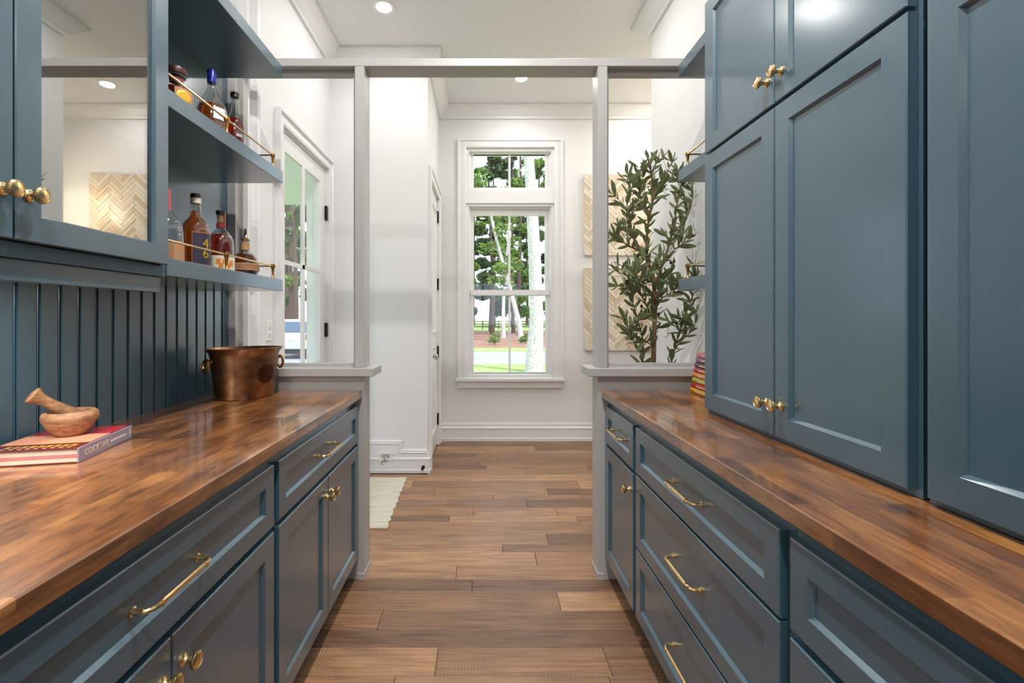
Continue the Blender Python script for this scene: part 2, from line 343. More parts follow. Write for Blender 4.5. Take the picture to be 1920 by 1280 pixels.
# partition
pw = thing('wall_partition', 'white open-framed partition, shade painted in as grey, with low walls and a header', None, kind='structure')
for s, x0, x1, xc in ((-1, XL, -.5736, -.522), (1, .558, XR, .507)):
    a, b = (x0, x1)
    MB().box(a, b, YP, 2.358, 0, .983).build('low_wall', 'trim_shaded', pw)
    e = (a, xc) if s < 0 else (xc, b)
    MB().cbox(e[0], e[1], 2.212, 2.394, .983, 1.023, .003).build('cap', 'trim_shaded', pw)
    e = (a, b+.012) if s < 0 else (a-.012, b)
    MB().box(*((b-.03, b+.004) if s < 0 else (a-.004, a+.03)), YP-.012, 2.362, 0, .03).build('shoe_block', 'trim_shaded', pw)
    p = (-.62, -.5736) if s < 0 else (.558, .605)
    MB().cbox(p[0], p[1], YP, 2.358, 1.023, 2.483, .002).build('post', 'trim_shaded', pw)
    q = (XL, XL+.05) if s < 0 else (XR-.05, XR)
    MB().cbox(q[0], q[1], YP, 2.358, 1.023, 2.483, .002).build('post', 'trim_shaded', pw)
    u0, u1 = (q[1], p[0]) if s < 0 else (p[1], q[0])
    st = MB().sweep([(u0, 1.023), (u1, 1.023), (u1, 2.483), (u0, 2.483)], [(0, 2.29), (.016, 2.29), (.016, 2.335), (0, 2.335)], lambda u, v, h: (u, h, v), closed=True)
    st.build('stop_moulding', 'trim_shaded', pw)
MB().cbox(XL, XR, YP, 2.358, 2.483, 2.522, .002).build('header', 'trim_shaded', pw)

# ------------------------------------------------------------------ far window
win = thing('window_1', 'tall white double-hung window with a transom above', None, kind='structure')
yw = lambda u, v, h: (u, YF-h, v)
cas = [(0, 0), (0, .02), (.014, .024), (.06, .02), (.066, .034), (.084, .036), (.084, 0)]
MB().sweep([(.736, .648), (.736, 3.016), (-.17, 3.016), (-.17, .648)], neg(cas), yw).build('casing', 'trim', win)
MB().cbox(-.275, .84, YF-.06, YF, .615, .648, .004).build('sill', 'trim', win)
MB().cbox(-.25, .815, YF-.03, YF, .545, .615, .004).build('apron', 'trim', win)
MB().box(-.17, .736, YF-.012, YF+.1, 2.444, 2.576).build('mullion_panel', 'trim', win)
fr = [(0, -.01), (.03, -.01), (.03, -.05), (.045, -.055), (.045, -.13), (0, -.13)]
for z0, z1 in ((2.576, 3.016), (.648, 2.444)):
    MB().sweep([(-.17, z0), (.736, z0), (.736, z1), (-.17, z1)], fr, yw, closed=True).build('frame', 'trim', win)
def sash(z0, z1, yo, bot=.05, top=.04):
    sx0, sx1 = -.125, .69
    m = MB().box(sx0, -.093, YF+yo, YF+yo+.035, z0, z1).box(.654, sx1, YF+yo, YF+yo+.035, z0, z1).box(-.093, .654, YF+yo, YF+yo+.035, z0, z0+bot).box(-.093, .654, YF+yo, YF+yo+.035, z1-top, z1)
    sh = m.build('sash', 'trim', win)
    MB().box(.27, .292, YF+yo+.004, YF+yo+.03, z0+bot, z1-top).build('muntin', 'trim', sh)
    for a, b in ((-.093, .27), (.292, .654)): MB().box(a, b, YF+yo+.015, YF+yo+.019, z0+bot, z1-top).build('pane', 'pane', sh)
sash(2.621, 2.971, .07, .0, .0); 
sash(1.5, 2.399, .09, .05, .06); sash(.693, 1.555, .05, .0, .06)
MB().box(-.125, .69, YF+.03, YF+.05, 1.5, 1.555).build('meeting_rail', 'trim', win)

# ------------------------------------------------------------------ glazed exterior door (left wall)
dr = thing('door_1', 'white glazed exterior door with divided panes and black hinges', None, kind='structure')
yz = lambda u, v, h: (XL+h, u, v)
MB().sweep([(2.865, 0), (2.865, 2.455), (3.72, 2.455), (3.72, 0)], [(0, 0), (0, .02), (.014, .024), (.058, .02), (.064, .034), (.079, .036), (.079, 0)], yz).build('casing', 'trim', dr)
xa, xb = XL-.055, XL-.01
m = MB().box(xa, xb, 2.88, 2.95, .02, 2.44).box(xa, xb, 3.59, 3.705, .02, 2.44).box(xa, xb, 2.95, 3.59, .02, .28).box(xa, xb, 2.95, 3.59, 2.323, 2.44)
lf = m.build('door_leaf', 'trim', dr)
MB().box(XL-.024, XL-.008, 3.235, 3.28, .28, 2.323).build('muntin', 'trim', lf)
for z in (1.62, .92): MB().box(XL-.024, XL-.008, 2.95, 3.59, z-.014, z+.014).build('muntin', 'trim', lf)
for a, b in ((2.95, 3.235), (3.28, 3.59)):
    for z0, z1 in ((.28, .906), (.934, 1.606), (1.634, 2.323)): MB().box(XL-.019, XL-.015, a, b, z0, z1).build('pane', 'pane', lf)
for z in (.3, 1.17, 2.1): MB().box(XL-.012, XL+.008, 3.69, 3.722, z-.055, z+.055).build('hinge', 'black', dr)
MB().box(XL-TH, XL, 2.865, 2.878, 0, 2.455).box(XL-TH, XL, 3.707, 3.72, 0, 2.455).box(XL-TH, XL, 2.878, 3.707, 2.442, 2.455).build('jamb', 'trim', dr)
# closet door
d2 = thing('door_2', 'white panelled closet door with four black hinges', None, kind='structure')
yz2 = lambda u, v, h: (-.45+h, u, v)
MB().sweep([(3.93, 0), (3.93, 2.45), (4.64, 2.45), (4.64, 0)], [(0, 0), (0, .018), (.014, .022), (.06, .018), (.066, .03), (.08, .032), (.08, 0)], yz2).build('casing', 'trim', d2)
lf = MB().box(-.495, -.458, 3.935, 4.635, .01, 2.445).build('door_leaf', 'trim', d2)
for z0, z1 in ((.2, 1.0), (1.12, 2.3)):
    MB().sweep([(4.04, z0), (4.53, z0), (4.53, z1), (4.04, z1)], [(0, 0), (0, .006), (.012, .012), (.024, .002), (.024, 0)], lambda u, v, h: (-.458+h, u, v), closed=True).build('panel_moulding', 'trim', lf)
for z in (.26, .93, 1.6, 2.27): MB().box(-.46, -.438, 4.615, 4.648, z-.055, z+.055).build('hinge', 'black', d2)
MB().lathe([(.026, 0), (.026, .006), (.01, .012), (.01, .035), (.024, .045), (.028, .06), (.018, .07), (0, .072)], 16, lambda x, y, z: (-.458+z, 4.0+x, .93+y)).build('knob', 'chrome', d2, smooth=True)

# ================================================================== LAMPS (recessed downlights)
def downlight(x, y, label, energy=LAMP_W):
    t = thing('recessed_light', label, 'light', (x, y, CEIL), 0, 'recessed ceiling lights')
    MB().lathe([(.052, -.001), (.075, -.006), (.08, 0), (.052, .0)], 28).build('trim_ring', 'plastic', t, smooth=True)
    k_ = bpy.data.materials.get('lamp_lens')
    if not k_:
        q = NT('lamp_lens'); q.p.inputs['Emission Color'].default_value = (1, .96, .9, 1); q.p.inputs['Emission Strength'].default_value = 12; k_ = q.m
    MB().lathe([(0, -.002), (.052, -.002), (.052, 0), (0, 0)], 28).build('lens', k_, t)
    ld = bpy.data.lights.new('lamp', 'AREA'); ld.shape = 'DISK'; ld.size = .1; ld.energy = energy; ld.color = (1, .975, .945)
    lo = bpy.data.objects.new('lamp', ld); COL.objects.link(lo); lo.location = (0, 0, -.01); lo.parent = t
downlight(-.69, 3.24, 'recessed ceiling light over the rug', FAR_W)
downlight(0, 1.1, 'recessed ceiling light over the pantry aisle between the bottle shelves and cupboards'); downlight(0, -.3, 'recessed ceiling light over the pantry aisle at the kitchen end')
downlight(.35, 4.2, 'recessed ceiling light in front of the tall window', FAR_W); downlight(1.65, 4.3, 'recessed ceiling light in front of the art panels', FAR_W); downlight(.6, 2.95, 'recessed ceiling light above the olive tree', FAR_W)
for x, y in ((-1.8, -1.8), (1.8, -1.8), (-1.8, -3.4), (1.8, -3.4)): downlight(x, y, 'unseen recessed light added in the kitchen for fill', KIT_FILL_W)  # unseen kitchen downlights, added to light the pantry from behind the camera

# ================================================================== CABINETS
def shaker(mb, w, h, s=.056, t=.02, rec=.009, y0=0):
    c = .0025; hw, hh = w/2, h/2
    def ring(dx, y): return [(-hw+dx, y0+y, -hh+dx), (hw-dx, y0+y, -hh+dx), (hw-dx, y0+y, hh-dx), (-hw+dx, y0+y, hh-dx)]
    R = [ring(0, 0), ring(0, -t+c), ring(c, -t), ring(s, -t), ring(s+.007, -t+rec)]
    vs = [v for r in R for v in r]; fs = []
    for i in range(4):
        for j in range(4): fs.append((i*4+j, i*4+(j+1) % 4, (i+1)*4+(j+1) % 4, (i+1)*4+j))
    fs += [(16, 17, 18, 19), (3, 2, 1, 0)]
    return mb.add(vs, fs)
knob_me = MB().lathe([(.0125, 0), (.0125, .003), (.009, .005), (.0065, .009), (.0058, .016), (.0075, .02), (.015, .023), (.0172, .027), (.0165, .031), (.013, .0335), (.0125, .0325), (0, .0345)], 20, lambda x, y, z: (x, -z, y)).mesh('knob', 'brass', 40)
def pull_mesh(cc):
    m = MB(); h = cc/2
    for s in (-1, 1):
        m.lathe([(.009, 0), (.009, .003), (.0065, .005), (.0055, .012), (.0055, .02)], 14, lambda x, y, z, s=s: (s*h+x, -z, y))
    path = [(-h, -.016, 0), (-h+.002, -.025, 0), (-h+.008, -.031, 0), (-h+.02, -.034, 0), (h-.02, -.034, 0), (h-.008, -.031, 0), (h-.002, -.025, 0), (h, -.016, 0)]
    m.tube(path, .0048, 10)
    for s in (-1, 1): m.tube([(s*(h-.024), -.034, 0), (s*(h-.029), -.034, 0)], .0068, 12)
    m.tube([(-h+.027, -.034, 0), (h-.027, -.034, 0)], .0057, 8)
    return m.mesh('pull', 'brass', 30)
pull_me = pull_mesh(.182)
def door(parent, cx, cz, w, h, knob=None, s=.056, name='door'):
    d = shaker(MB(), w, h, s).build(name, 'blue', parent, (cx, 0, cz))
    if knob: link('knob', knob_me, d, (knob[0], -.02, knob[1]))
    return d
def drawer(parent, cx, cz, w, h):
    d = shaker(MB(), w, h, .05).build('drawer', 'blue', parent, (cx, 0, cz)); link('pull', pull_me, d, (0, -.011, 0)); return d
XFL, XFR = -.617, .608          # face frames of the base cabinets; fronts stand .02 proud
def base_cab(side, ya, yb, fronts, label, group='blue base cabinets'):
    wd = yb-ya; yc = (ya+yb)/2
    t = thing('base_cabinet', label, 'cabinet', (XFL if side < 0 else XFR, yc, 0), math.pi/2 if side < 0 else -math.pi/2, group)
    dp = (XFL-XL if side < 0 else XR-XFR)-.004
    MB().box(-wd/2, wd/2, 0, dp, .105, .874).box(-wd/2, wd/2, .06, dp, 0, .105).build('body', 'blue', t)
    fw = wd-.03
    if fronts == 'drawer_doors':
        drawer(t, 0, .7555, fw, .175)
        hw = (fw-.004)/2
        for s in (-1, 1): door(t, s*(hw/2+.002), .3835, hw, .537, (-s*(hw/2-.028), .2))
    elif fronts == 'drawers':
        for z0, z1 in ((.668, .843), (.387, .66), (.115, .379)): drawer(t, 0, (z0+z1)/2, fw, z1-z0)
    else:
        drawer(t, 0, .7555, fw, .175); door(t, 0, .3835, fw, .537, (fw/2-.028, .2))
    return t
base_cab(-1, 1.345, 2.244, 'drawer_doors', 'blue base cabinet against the partition, one drawer over two doors')
base_cab(-1, .44, 1.345, 'drawer_doors', 'blue base cabinet under the mortar and book, one drawer over two doors')
base_cab(-1, -.47, .44, 'drawer_doors', 'blue base cabinet at the kitchen end, across from the tall cupboards')
base_cab(1, 1.80, 2.244, 'narrow', 'narrow blue base cabinet by the partition, one drawer over one door')
base_cab(1, .905, 1.80, 'drawers', 'wide blue base cabinet with three stacked drawers')
base_cab(1, 0, .905, 'drawer_doors', 'blue base cabinet next to the three-drawer one, drawer over doors')
base_cab(1, -.47, 0, 'narrow', 'narrow blue base cabinet at the kitchen end below the tall cupboards')
link('countertop', MB().cbox(XL+.001, -.583, -.48, YP-.001, .8765, .914, .003).mesh('countertop', 'counter'), label='brown butcher-block countertop holding the copper bucket and mortar', cat='countertop', group='butcher-block countertops')
link('countertop', MB().cbox(.576, XR-.001, -.48, YP-.001, .8765, .914, .003).mesh('countertop', 'counter'), label='brown butcher-block countertop under the tall blue cupboards', cat='countertop', group='butcher-block countertops')

# tall right cupboards standing on the counter
def tall_cab(ya, yb, label):
    wd = yb-ya
    t = thing('wall_cabinet', label, 'cabinet', (.845, (ya+yb)/2, .915), -math.pi/2, 'tall blue cupboards standing on the counter')
    MB().box(-wd/2, wd/2, 0, XR-.845-.003, 0, 1.545).build('body', 'blue', t)
    fw = wd-.026; hw = (fw-.004)/2
    for s in (-1, 1):
        door(t, s*(hw/2+.002), .014+.4655, hw, .931, (-s*(hw/2-.03), -.375), .058)
        door(t, s*(hw/2+.002), .955+.28, hw, .56, (-s*(hw/2-.03), -.205), .058)
tall_cab(.89, 1.738, 'tall blue two-tier cupboard on the counter beside the open shelves')
tall_cab(-.02, .876, 'tall blue two-tier cupboard on the counter at the kitchen end')

# left glazed wall cabinet
XG = -.92
def glass_cab(ya, yb, label, split=False):
    wd = yb-ya; dp = XG-XL-.004
    t = thing('glazed_cabinet', label, 'cabinet', (XG, (ya+yb)/2, 1.382), math.pi/2, 'glazed wall cabinets')
    H = 1.07
    m = MB().box(-wd/2, -wd/2+.02, 0, dp, 0, H).box(wd/2-.02, wd/2, 0, dp, 0, H).box(-wd/2+.02, wd/2-.02, 0, dp, 0, .03).box(-wd/2+.02, wd/2-.02, 0, dp, H-.03, H).box(-wd/2+.02, wd/2-.02, dp-.012, dp, .03, H-.03)
    m.build('body', 'blue_in', t)
    MB().box(-wd/2+.02, wd/2-.02, .03, dp-.012, .36, .375).build('shelf', 'blue_in', t)
    MB().cbox(-wd/2, wd/2-.004, .012, .035, -.046, 0, .002).build('light_rail', 'blue', t)
    MB().cbox(-.35, .2, .1, .15, -.018, 0, .003).build('under_cabinet_light', 'plastic', t)
    ld = bpy.data.lights.new('strip', 'AREA'); ld.shape = 'RECTANGLE'; ld.size = .5; ld.size_y = .03; ld.energy = UCL; ld.color = (1, .95, .88)
    lo = bpy.data.objects.new('strip', ld); COL.objects.link(lo); lo.location = (-.075, .125, -.02); lo.parent = t
    fw = wd-.03; hw = (fw-.004)/2
    for s in (-1, 1):
        d = MB(); w2, h2 = hw/2, .5175/1
        dd = MB().sweep([(-w2, -h2+.02), (w2, -h2+.02), (w2, h2-.02), (-w2, h2-.02)], [(0, 0), (0, -.018), (.002, -.02), (.052, -.02), (.056, -.012), (.056, 0)], lambda u, v, h: (u, h, v), closed=True)
        ob = dd.build('door', 'blue', t, (s*(hw/2+.002), 0, .033+h2-.02))
        MB().box(-w2+.05, w2-.05, -.008, -.004, -h2+.07, h2-.07).build('pane', 'mirror_pane', ob)
        link('knob', knob_me, ob, (-s*(hw/2-.024), -.02, -h2+.11))
    return t
glass_cab(.44, 1.345, 'blue wall cabinet with reflective glass doors above the mortar')
glass_cab(-.47, .436, 'blue wall cabinet with reflective glass doors at the kitchen end')
for i, (x, y) in enumerate(((-1.08, 1.02), (-1.06, 1.16), (-1.1, .86))):
    MB().lathe([(.032, 0), (.032, .002), (.006, .006), (.004, .02), (.004, .085), (.012, .095), (.034, .115), (.04, .145), (.036, .18), (.031, .2)], 20).build('wine_glass', 'clear', None, (x, y, 1.382+.376), smooth=True,
        label='clear stemmed wine glass behind the reflective cabinet glass', cat='glass', group='wine glasses in the glazed cabinet')

# open shelves with brass gallery rails
shelf_me_l = MB().cbox(0, XG-XL, 0, 2.134-1.35, 0, .053, .002).mesh('shelf', 'blue')
shelf_me_r = MB().cbox(0, XR-.895, 0, 2.12-1.742, 0, .053, .002).mesh('shelf', 'blue')
for z, lab in ((1.386, 'lowest'), (1.882, 'middle'), (2.364, 'top')):
    link('shelf', shelf_me_l, None, (XL+.001, 1.349, z), label='%s blue open shelf beside the glazed cabinet' % lab, cat='shelf', group='blue open shelves')
    link('shelf', shelf_me_r, None, (.894, 1.741, z), label='%s blue open shelf beside the tall cupboard near the olive tree' % lab, cat='shelf', group='blue open shelves')
MB().box(XL, XL+.012, 1.35, YP, 1.386, 2.42).build('back_panel', 'blue', None, label='flat blue panel behind the open bottle shelves', kind='structure')
def rail(side, zs, label):
    X = -.938 if side < 0 else .912; Xw = XL+.013 if side < 0 else XR
    ya, ye = (1.352, 2.075) if side < 0 else (1.744, 2.064)
    t = thing('gallery_rail', label, 'rail', (X, ye, zs), 0, 'brass gallery rails')
    posts = [ye, 1.70] if side < 0 else [ye]
    for y in posts:
        MB().lathe([(.009, 0), (.009, .003), (.005, .008), (.0045, .03), (.0065, .036), (.0055, .042), (.008, .047), (.0105, .056), (.009, .064), (0, .068)], 14).build('post', 'brass_dark', t, (0, y-ye, 0), smooth=True)
    MB().tube([(0, ya-ye, .056), (0, 0, .056)], .0036, 8).build('rod', 'brass', t, smooth=True)
    MB().tube([(0, 0, .056), (Xw-X, 0, .056)], .0036, 8).build('rod', 'brass', t, smooth=True)
rail(-1, 1.439, 'brass gallery rail along the lowest bottle shelf'); rail(-1, 1.935, 'brass gallery rail along the middle bottle shelf')
rail(1, 1.439, 'brass gallery rail on the lower shelf near the olive tree'); rail(1, 1.935, 'brass gallery rail on the upper shelf near the olive tree')

# beadboard splash
bd = thing('beadboard', 'blue beaded tongue-and-groove boards above the counter behind the bucket', None, (XL, 0, 0), kind='structure')
pr = [(-.0322, 0), (-.0322, .001), (-.0285, .001), (-.0282, .012), (-.0267, .0142), (-.0252, .012), (-.0249, .001), (-.0186, .001), (-.018, .0155), (.0316, .0155), (.0322, .0145), (.0322, 0)]
bme = MB().prism(pr, .914, 1.386, lambda u, v, a: (v, u, a)).mesh('board', 'blue')
y = 2.216
while y > -.45: link('board', bme, bd, (.001, y, 0)); y -= .0645
bd2 = MB().box(XR-.012, XR, 1.738, YP, .914, 2.42).build('splash_panel', 'blue', None, label='blue back panel behind the shelves near the olive tree', kind='structure')

# ================================================================== BOTTLES
def bottle(name, label, x, y, z, glass, liq_top, liq_mat, parts, rz=0, sx=1, sy=1):
    t = thing(name, label, 'bottle', (x, y, z), rz, 'bottles on the open shelves')
    MB().lathe(glass, 28, None, 0, sx, sy).build('glass', 'clear', t, smooth=True)
    if liq_mat:
        pr = [(0, .006)]
        for r, h in glass:
            if h < .004: continue
            if h > liq_top: break
            pr.append((max(.001, r-.0035), max(h, .006)))
        # interpolate top
        for (r0, h0), (r1, h1) in zip(glass[:-1], glass[1:]):
            if h0 <= liq_top < h1: rr = r0+(r1-r0)*(liq_top-h0)/(h1-h0); pr.append((max(.001, rr-.0035), liq_top)); break
        pr.append((0, liq_top)); MB().lathe(pr, 24, None, 0, sx, sy).build('liquid', liq_mat, t, smooth=True)
    for nm, mat, prof in parts: MB().lathe(prof, 24, None, 0, sx, sy).build(nm, mat, t, smooth=True)
    return t
def label_patch(t, r, z0, z1, a0, a1, mat, name='label', n=10, off=.0008):
    vs = []; fs = []
    for i in range(n+1):
        a = math.radians(a0+(a1-a0)*i/n)
        for z in (z0, z1):
            for q in (off, off+.0006): vs.append(((r+q)*math.cos(a), (r+q)*math.sin(a), z))
    for i in range(n):
        b = i*4; fs += [(b+1, b+5, b+7, b+3), (b, b+2, b+6, b+4), (b+2, b+3, b+7, b+6), (b, b+4, b+5, b+1)]
    fs += [(0, 1, 3, 2), (n*4, n*4+2, n*4+3, n*4+1)]
    return MB().add(vs, fs).build(name, mat, t)
M['cap_black'] = plain('black_cap', srgb(26, 25, 28), .3); M['cap_blue'] = plain('blue_foil', srgb(28, 44, 128), .25, .4); M['cap_brown'] = plain('brown_wood_cap', srgb(72, 34, 26), .4)
M['lab_purple'] = plain('dark_purple_label', srgb(52, 48, 66), .5); M['lab_orange'] = plain('orange_label_edge', srgb(184, 92, 60), .5); M['lab_cream'] = plain('cream_label', srgb(222, 208, 184), .6)
M['lab_flower'] = plain('orange_flower_print', srgb(214, 130, 40), .6); M['lab_tan'] = plain('tan_label', srgb(190, 140, 100), .7); M['lab_red'] = plain('red_neck_band', srgb(132, 34, 42), .5)
M['lab_pink'] = plain('pink_strip_label', srgb(206, 96, 100), .6); M['gold'] = plain('gold_print', srgb(226, 178, 60), .35, .5); M['lab_white'] = plain('white_print', srgb(225, 226, 228), .5); M['lab_blue'] = plain('blue_label', srgb(60, 74, 116), .5)
M['ink'] = plain('dark_ink', srgb(60, 44, 36), .7)
FACE = -25   # labels look toward the aisle and the camera
Z1, Z2 = 1.439, 1.935
t = bottle('spirit_bottle', 'squat decanter bottle with wide brown cap and gold medallion', -1.03, 1.56, Z2, [(.05, 0), (.052, .004), (.052, .085), (.046, .1), (.024, .112), (.02, .118), (.02, .132), (.029, .136), (.029, .142), (.015, .144)], .092, 'red',
    [('cap', 'cap_brown', [(.0, .144), (.031, .144), (.032, .15), (.032, .16), (.03, .165), (0, .165)]), ('neck_band', 'lab_red', [(.0206, .119), (.0206, .131)])])
label_patch(t, .052, .012, .085, -62, 0, 'lab_tan', 'back_label', off=.0004)
MB().lathe([(0, 0), (.022, 0), (.022, .002), (.018, .003), (.0, .003)], 20, lambda x, y, z: (.0525+z, y, .055+x)).build('medallion', 'gold', t, rot=(0, 0, math.radians(-35)))
t = bottle('spirit_bottle', 'amber spirit bottle with a bright blue foil cap', -1.05, 1.80, Z2, [(.05, 0), (.054, .005), (.056, .06), (.055, .11), (.05, .14), (.036, .175), (.022, .2), (.0155, .22), (.015, .28)], .148, 'amber', [('cap', 'cap_blue', [(.0165, .238), (.0168, .284), (.015, .287), (0, .287)])])
label_patch(t, .0555, .085, .13, -55, -10, 'lab_white'); label_patch(t, .056, .02, .055, -60, -20, 'lab_blue')
t = bottle('spirit_bottle', 'slim red spirit bottle with a short black stopper on the middle shelf', -1.06, 1.985, Z2, [(.036, 0), (.04, .005), (.04, .15), (.036, .172), (.02, .196), (.014, .212), (.0135, .262), (.017, .265), (.017, .27), (.012, .271)], .175, 'red', [('stopper', 'cap_black', [(0, .271), (.0175, .271), (.0175, .287), (.016, .289), (0, .289)])])
for q, (a_, z_) in enumerate(((-52, .1), (-46, .1), (-40, .1), (-34, .099), (-28, .1), (-22, .099))): label_patch(t, .0402, z_-.006, z_+.006, a_-1.6, a_+1.6, 'lab_white', 'print_mark', 2)
t = bottle('spirit_bottle', 'clear glass bottle with a pink strip down its neck', -1.035, 1.515, Z1, [(.046, 0), (.05, .005), (.051, .1), (.048, .125), (.036, .15), (.02, .17), (.0135, .185), (.013, .235), (.010, .236)], .07, 'water', [('cork', 'lab_pink', [(0, .222), (.0138, .222), (.0138, .243), (0, .243)])])
label_patch(t, .0136, .175, .232, -70, 20, 'lab_pink', 'strip_label'); label_patch(t, .051, .01, .07, -90, 60, 'lab_tan', 'base_print')
t = bottle('spirit_bottle', 'amber bottle with black cap and a dark label with gold figures', -1.045, 1.69, Z1, [(.046, 0), (.0485, .005), (.0495, .13), (.047, .15), (.038, .17), (.026, .183), (.02, .195), (.019, .205), (.0155, .24), (.017, .245), (.017, .258)], .212, 'amber', [('neck_seal', 'lab_cream', [(.0176, .24), (.0176, .259)]), ('cap', 'cap_black', [(0, .259), (.0176, .259), (.0176, .272), (.016, .275), (0, .275)])])
label_patch(t, .0495, .012, .132, -72, 12, 'lab_orange', 'label_border'); label_patch(t, .0503, .016, .128, -69, 9, 'lab_purple')
for ch, z in (('4', .09), ('6', .055)): text(ch, .05, t, (.0522*math.cos(math.radians(-22)), .0522*math.sin(math.radians(-22)), z), (math.pi/2, 0, math.radians(68)), 'gold', 'figure')
t = bottle('spirit_bottle', 'whiskey bottle with red neck ring and flowered cream label', -1.045, 1.852, Z1, [(.046, 0), (.048, .005), (.0485, .1), (.047, .13), (.04, .15), (.026, .168), (.0165, .178), (.0155, .182), (.0155, .226), (.017, .228), (.017, .234), (.012, .235)], .155, 'red', [('neck_ring', 'lab_red', [(.0162, .183), (.0162, .2)]), ('cork', 'lab_tan', [(0, .205), (.012, .205), (.012, .235), (0, .235)]), ('stopper', 'cap_black', [(0, .235), (.0175, .235), (.0175, .25), (0, .252)])])
label_patch(t, .0485, .008, .068, -110, 40, 'lab_cream')
for a, z in ((-60, .03), (-45, .045), (-30, .03), (-70, .045), (-15, .04)): label_patch(t, .0493, z-.01, z+.01, a-9, a+9, 'lab_flower', 'flower_print', 4)
label_patch(t, .016, .19, .25, 0, 50, 'lab_pink', 'seal_strip')
t = bottle('spirit_bottle', 'round squat decanter with a figurine stopper and tan label', -1.03, 2.012, Z1, [(.034, 0), (.046, .006), (.054, .03), (.055, .055), (.05, .08), (.036, .1), (.02, .112), (.0165, .118), (.0165, .15), (.021, .154), (.021, .16), (.012, .161)], .098, 'brown', [('neck_wrap', 'lab_tan', [(.0175, .117), (.0175, .15)]), ('stopper', 'brass_dark', [(0, .16), (.0185, .16), (.0185, .165), (.008, .172), (0, .174)])])
label_patch(t, .0552, .028, .058, -150, 100, 'lab_tan', n=24)
for z_ in (.036, .043, .05): label_patch(t, .0558, z_-.0006, z_+.0006, -95, 10, 'ink', 'print_line', 12)
MB().tube([(-.012, 0, .172), (-.008, 0, .186), (.002, 0, .19), (.01, 0, .184), (.016, 0, .174)], [.003, .005, .006, .005, .0025], 8).tube([(.008, 0, .188), (.014, 0, .2), (.02, 0, .2)], [.005, .004, .002], 8).tube([(-.001, 0, .19), (.002, 0, .204), (.006, 0, .212)], [.005, .005, .004], 8).tube([(0, .004, .194), (.01, .004, .196)], .0025, 6).build('stopper_figurine', 'chrome', t, rot=(0, 0, math.radians(-50)), smooth=True)

# ================================================================== COPPER BUCKET
b = thing('ice_bucket', 'oval tarnished copper bucket with ring handles on the counter', 'bucket', (-1.049, 2.05, .914), math.radians(52))
def oval(prof, seg=44):
    return MB().lathe(prof, seg, lambda x, y, z: (x*1.0, y*.74, z))
oval([(0, .004), (.116, 0), (.12, .003), (.13, .08), (.141, .18), (.146, .198), (.158, .212), (.161, .217), (.158, .219), (.144, .205), (.136, .19), (.126, .09), (.116, .012), (0, .01)]).build('body', 'copper', b, smooth=True)
for s in (-1, 1):
    lug = MB().tube([(s*.136, 0, .165), (s*.152, 0, .168), (s*.16, 0, .172)], [.009, .007, .008], 10).build('lug', 'copper', b, smooth=True)
    ring = [(s*(.160), .026*math.sin(a), .147+.027*math.cos(a)) for a in [i*2*math.pi/20 for i in range(20)]]
    MB().tube(ring, .0055, 8, True).build('ring_handle', 'brass_dark', b, smooth=True)
M['copper_dark'] = plain('dark_copper_stamp', srgb(92, 56, 40), .4, 1)
vs = []; fs = []                                            # round stamped badge hugging the wall of the bucket
def bwall(a, z):
    r = .13+(.141-.13)*(z-.08)/.1+.0007; return (r*math.cos(a), r*.74*math.sin(a), z)
ctr = math.radians(-68)
for i in range(25):
    for rr in (0, .016, .034, .04):
        q = 2*math.pi*i/24; vs.append(bwall(ctr+rr*math.cos(q)/.12, .105+rr*1.05*math.sin(q)))
for i in range(24):
    for j in range(3): fs.append((i*4+j, i*4+j+1, i*4+j+5, i*4+j+4))
MB().add(vs, fs).build('stamped_badge', 'copper_dark', b, smooth=True)

# ================================================================== COOKBOOK, MORTAR
M['cover'] = plain('dark_red_cover', srgb(84, 22, 26), .18, 0, coat=.5); M['spine'] = plain('mauve_spine', srgb(150, 132, 150), .3); M['peach'] = plain('peach_print', srgb(214, 150, 120), .25); M['rose'] = plain('rose_print', srgb(176, 40, 56), .2)
ang = math.atan2(-.053, .2395)   # spine direction in plan
bk = thing('book', 'large hardback cocktail book with mauve spine lying under the mortar', 'book', (-.975, 1.116, .9142), math.atan2(.2395, -.053))
# local: x along spine, y>0 away from the spine (towards the wall)
L, W, T = .245, .2, .036
MB().cbox(0, L, 0, W, 0, .003, .001).cbox(0, L, 0, W, T-.003, T, .001).build('cover', 'cover', bk)
MB().cbox(0, L, -.003, .001, 0, T, .001).build('spine', 'spine', bk)
MB().box(.004, L-.004, .001, W-.004, .003, .0125).box(.004, L-.004, .001, W-.004, .021, T-.003).build('pages', 'page', bk)
MB().box(.0035, L-.0035, .001, W-.0035, .0125, .021).build('tinted_pages', 'page_red', bk)
MB().box(.085, L-.004, .006, W-.004, T, T+.0004).build('cover_print', 'rose', bk); MB().box(.06, .15, .004, W-.004, T+.0001, T+.0006).build('cover_print', 'peach', bk)
text('COCKTAIL', .022, bk, (.075, -.0034, T/2), (math.pi/2, 0, 0), 'page', 'spine_title');
for q in range(12): MB().box(.135+q*.0065, .139+q*.0065, -.0036, -.003, T/2-.003, T/2+.003).build('spine_print', 'lab_white', bk)
text('(', .024, bk, (.234, -.0034, T/2), (math.pi/2, 0, 0), 'lab_white', 'publisher_mark')
for q in range(9): MB().box(.028, .042, .02+q*.017, .031+q*.017, T, T+.0005).build('cover_print', 'gold', bk); MB().box(.014, .019, .022+q*.017, .03+q*.017, T, T+.0005).build('cover_print', 'peach', bk)
mt = thing('mortar', 'worn wooden mortar bowl resting on the cocktail book', 'mortar', (-1.106, 1.245, .9142+T+.0008)); MS = .83
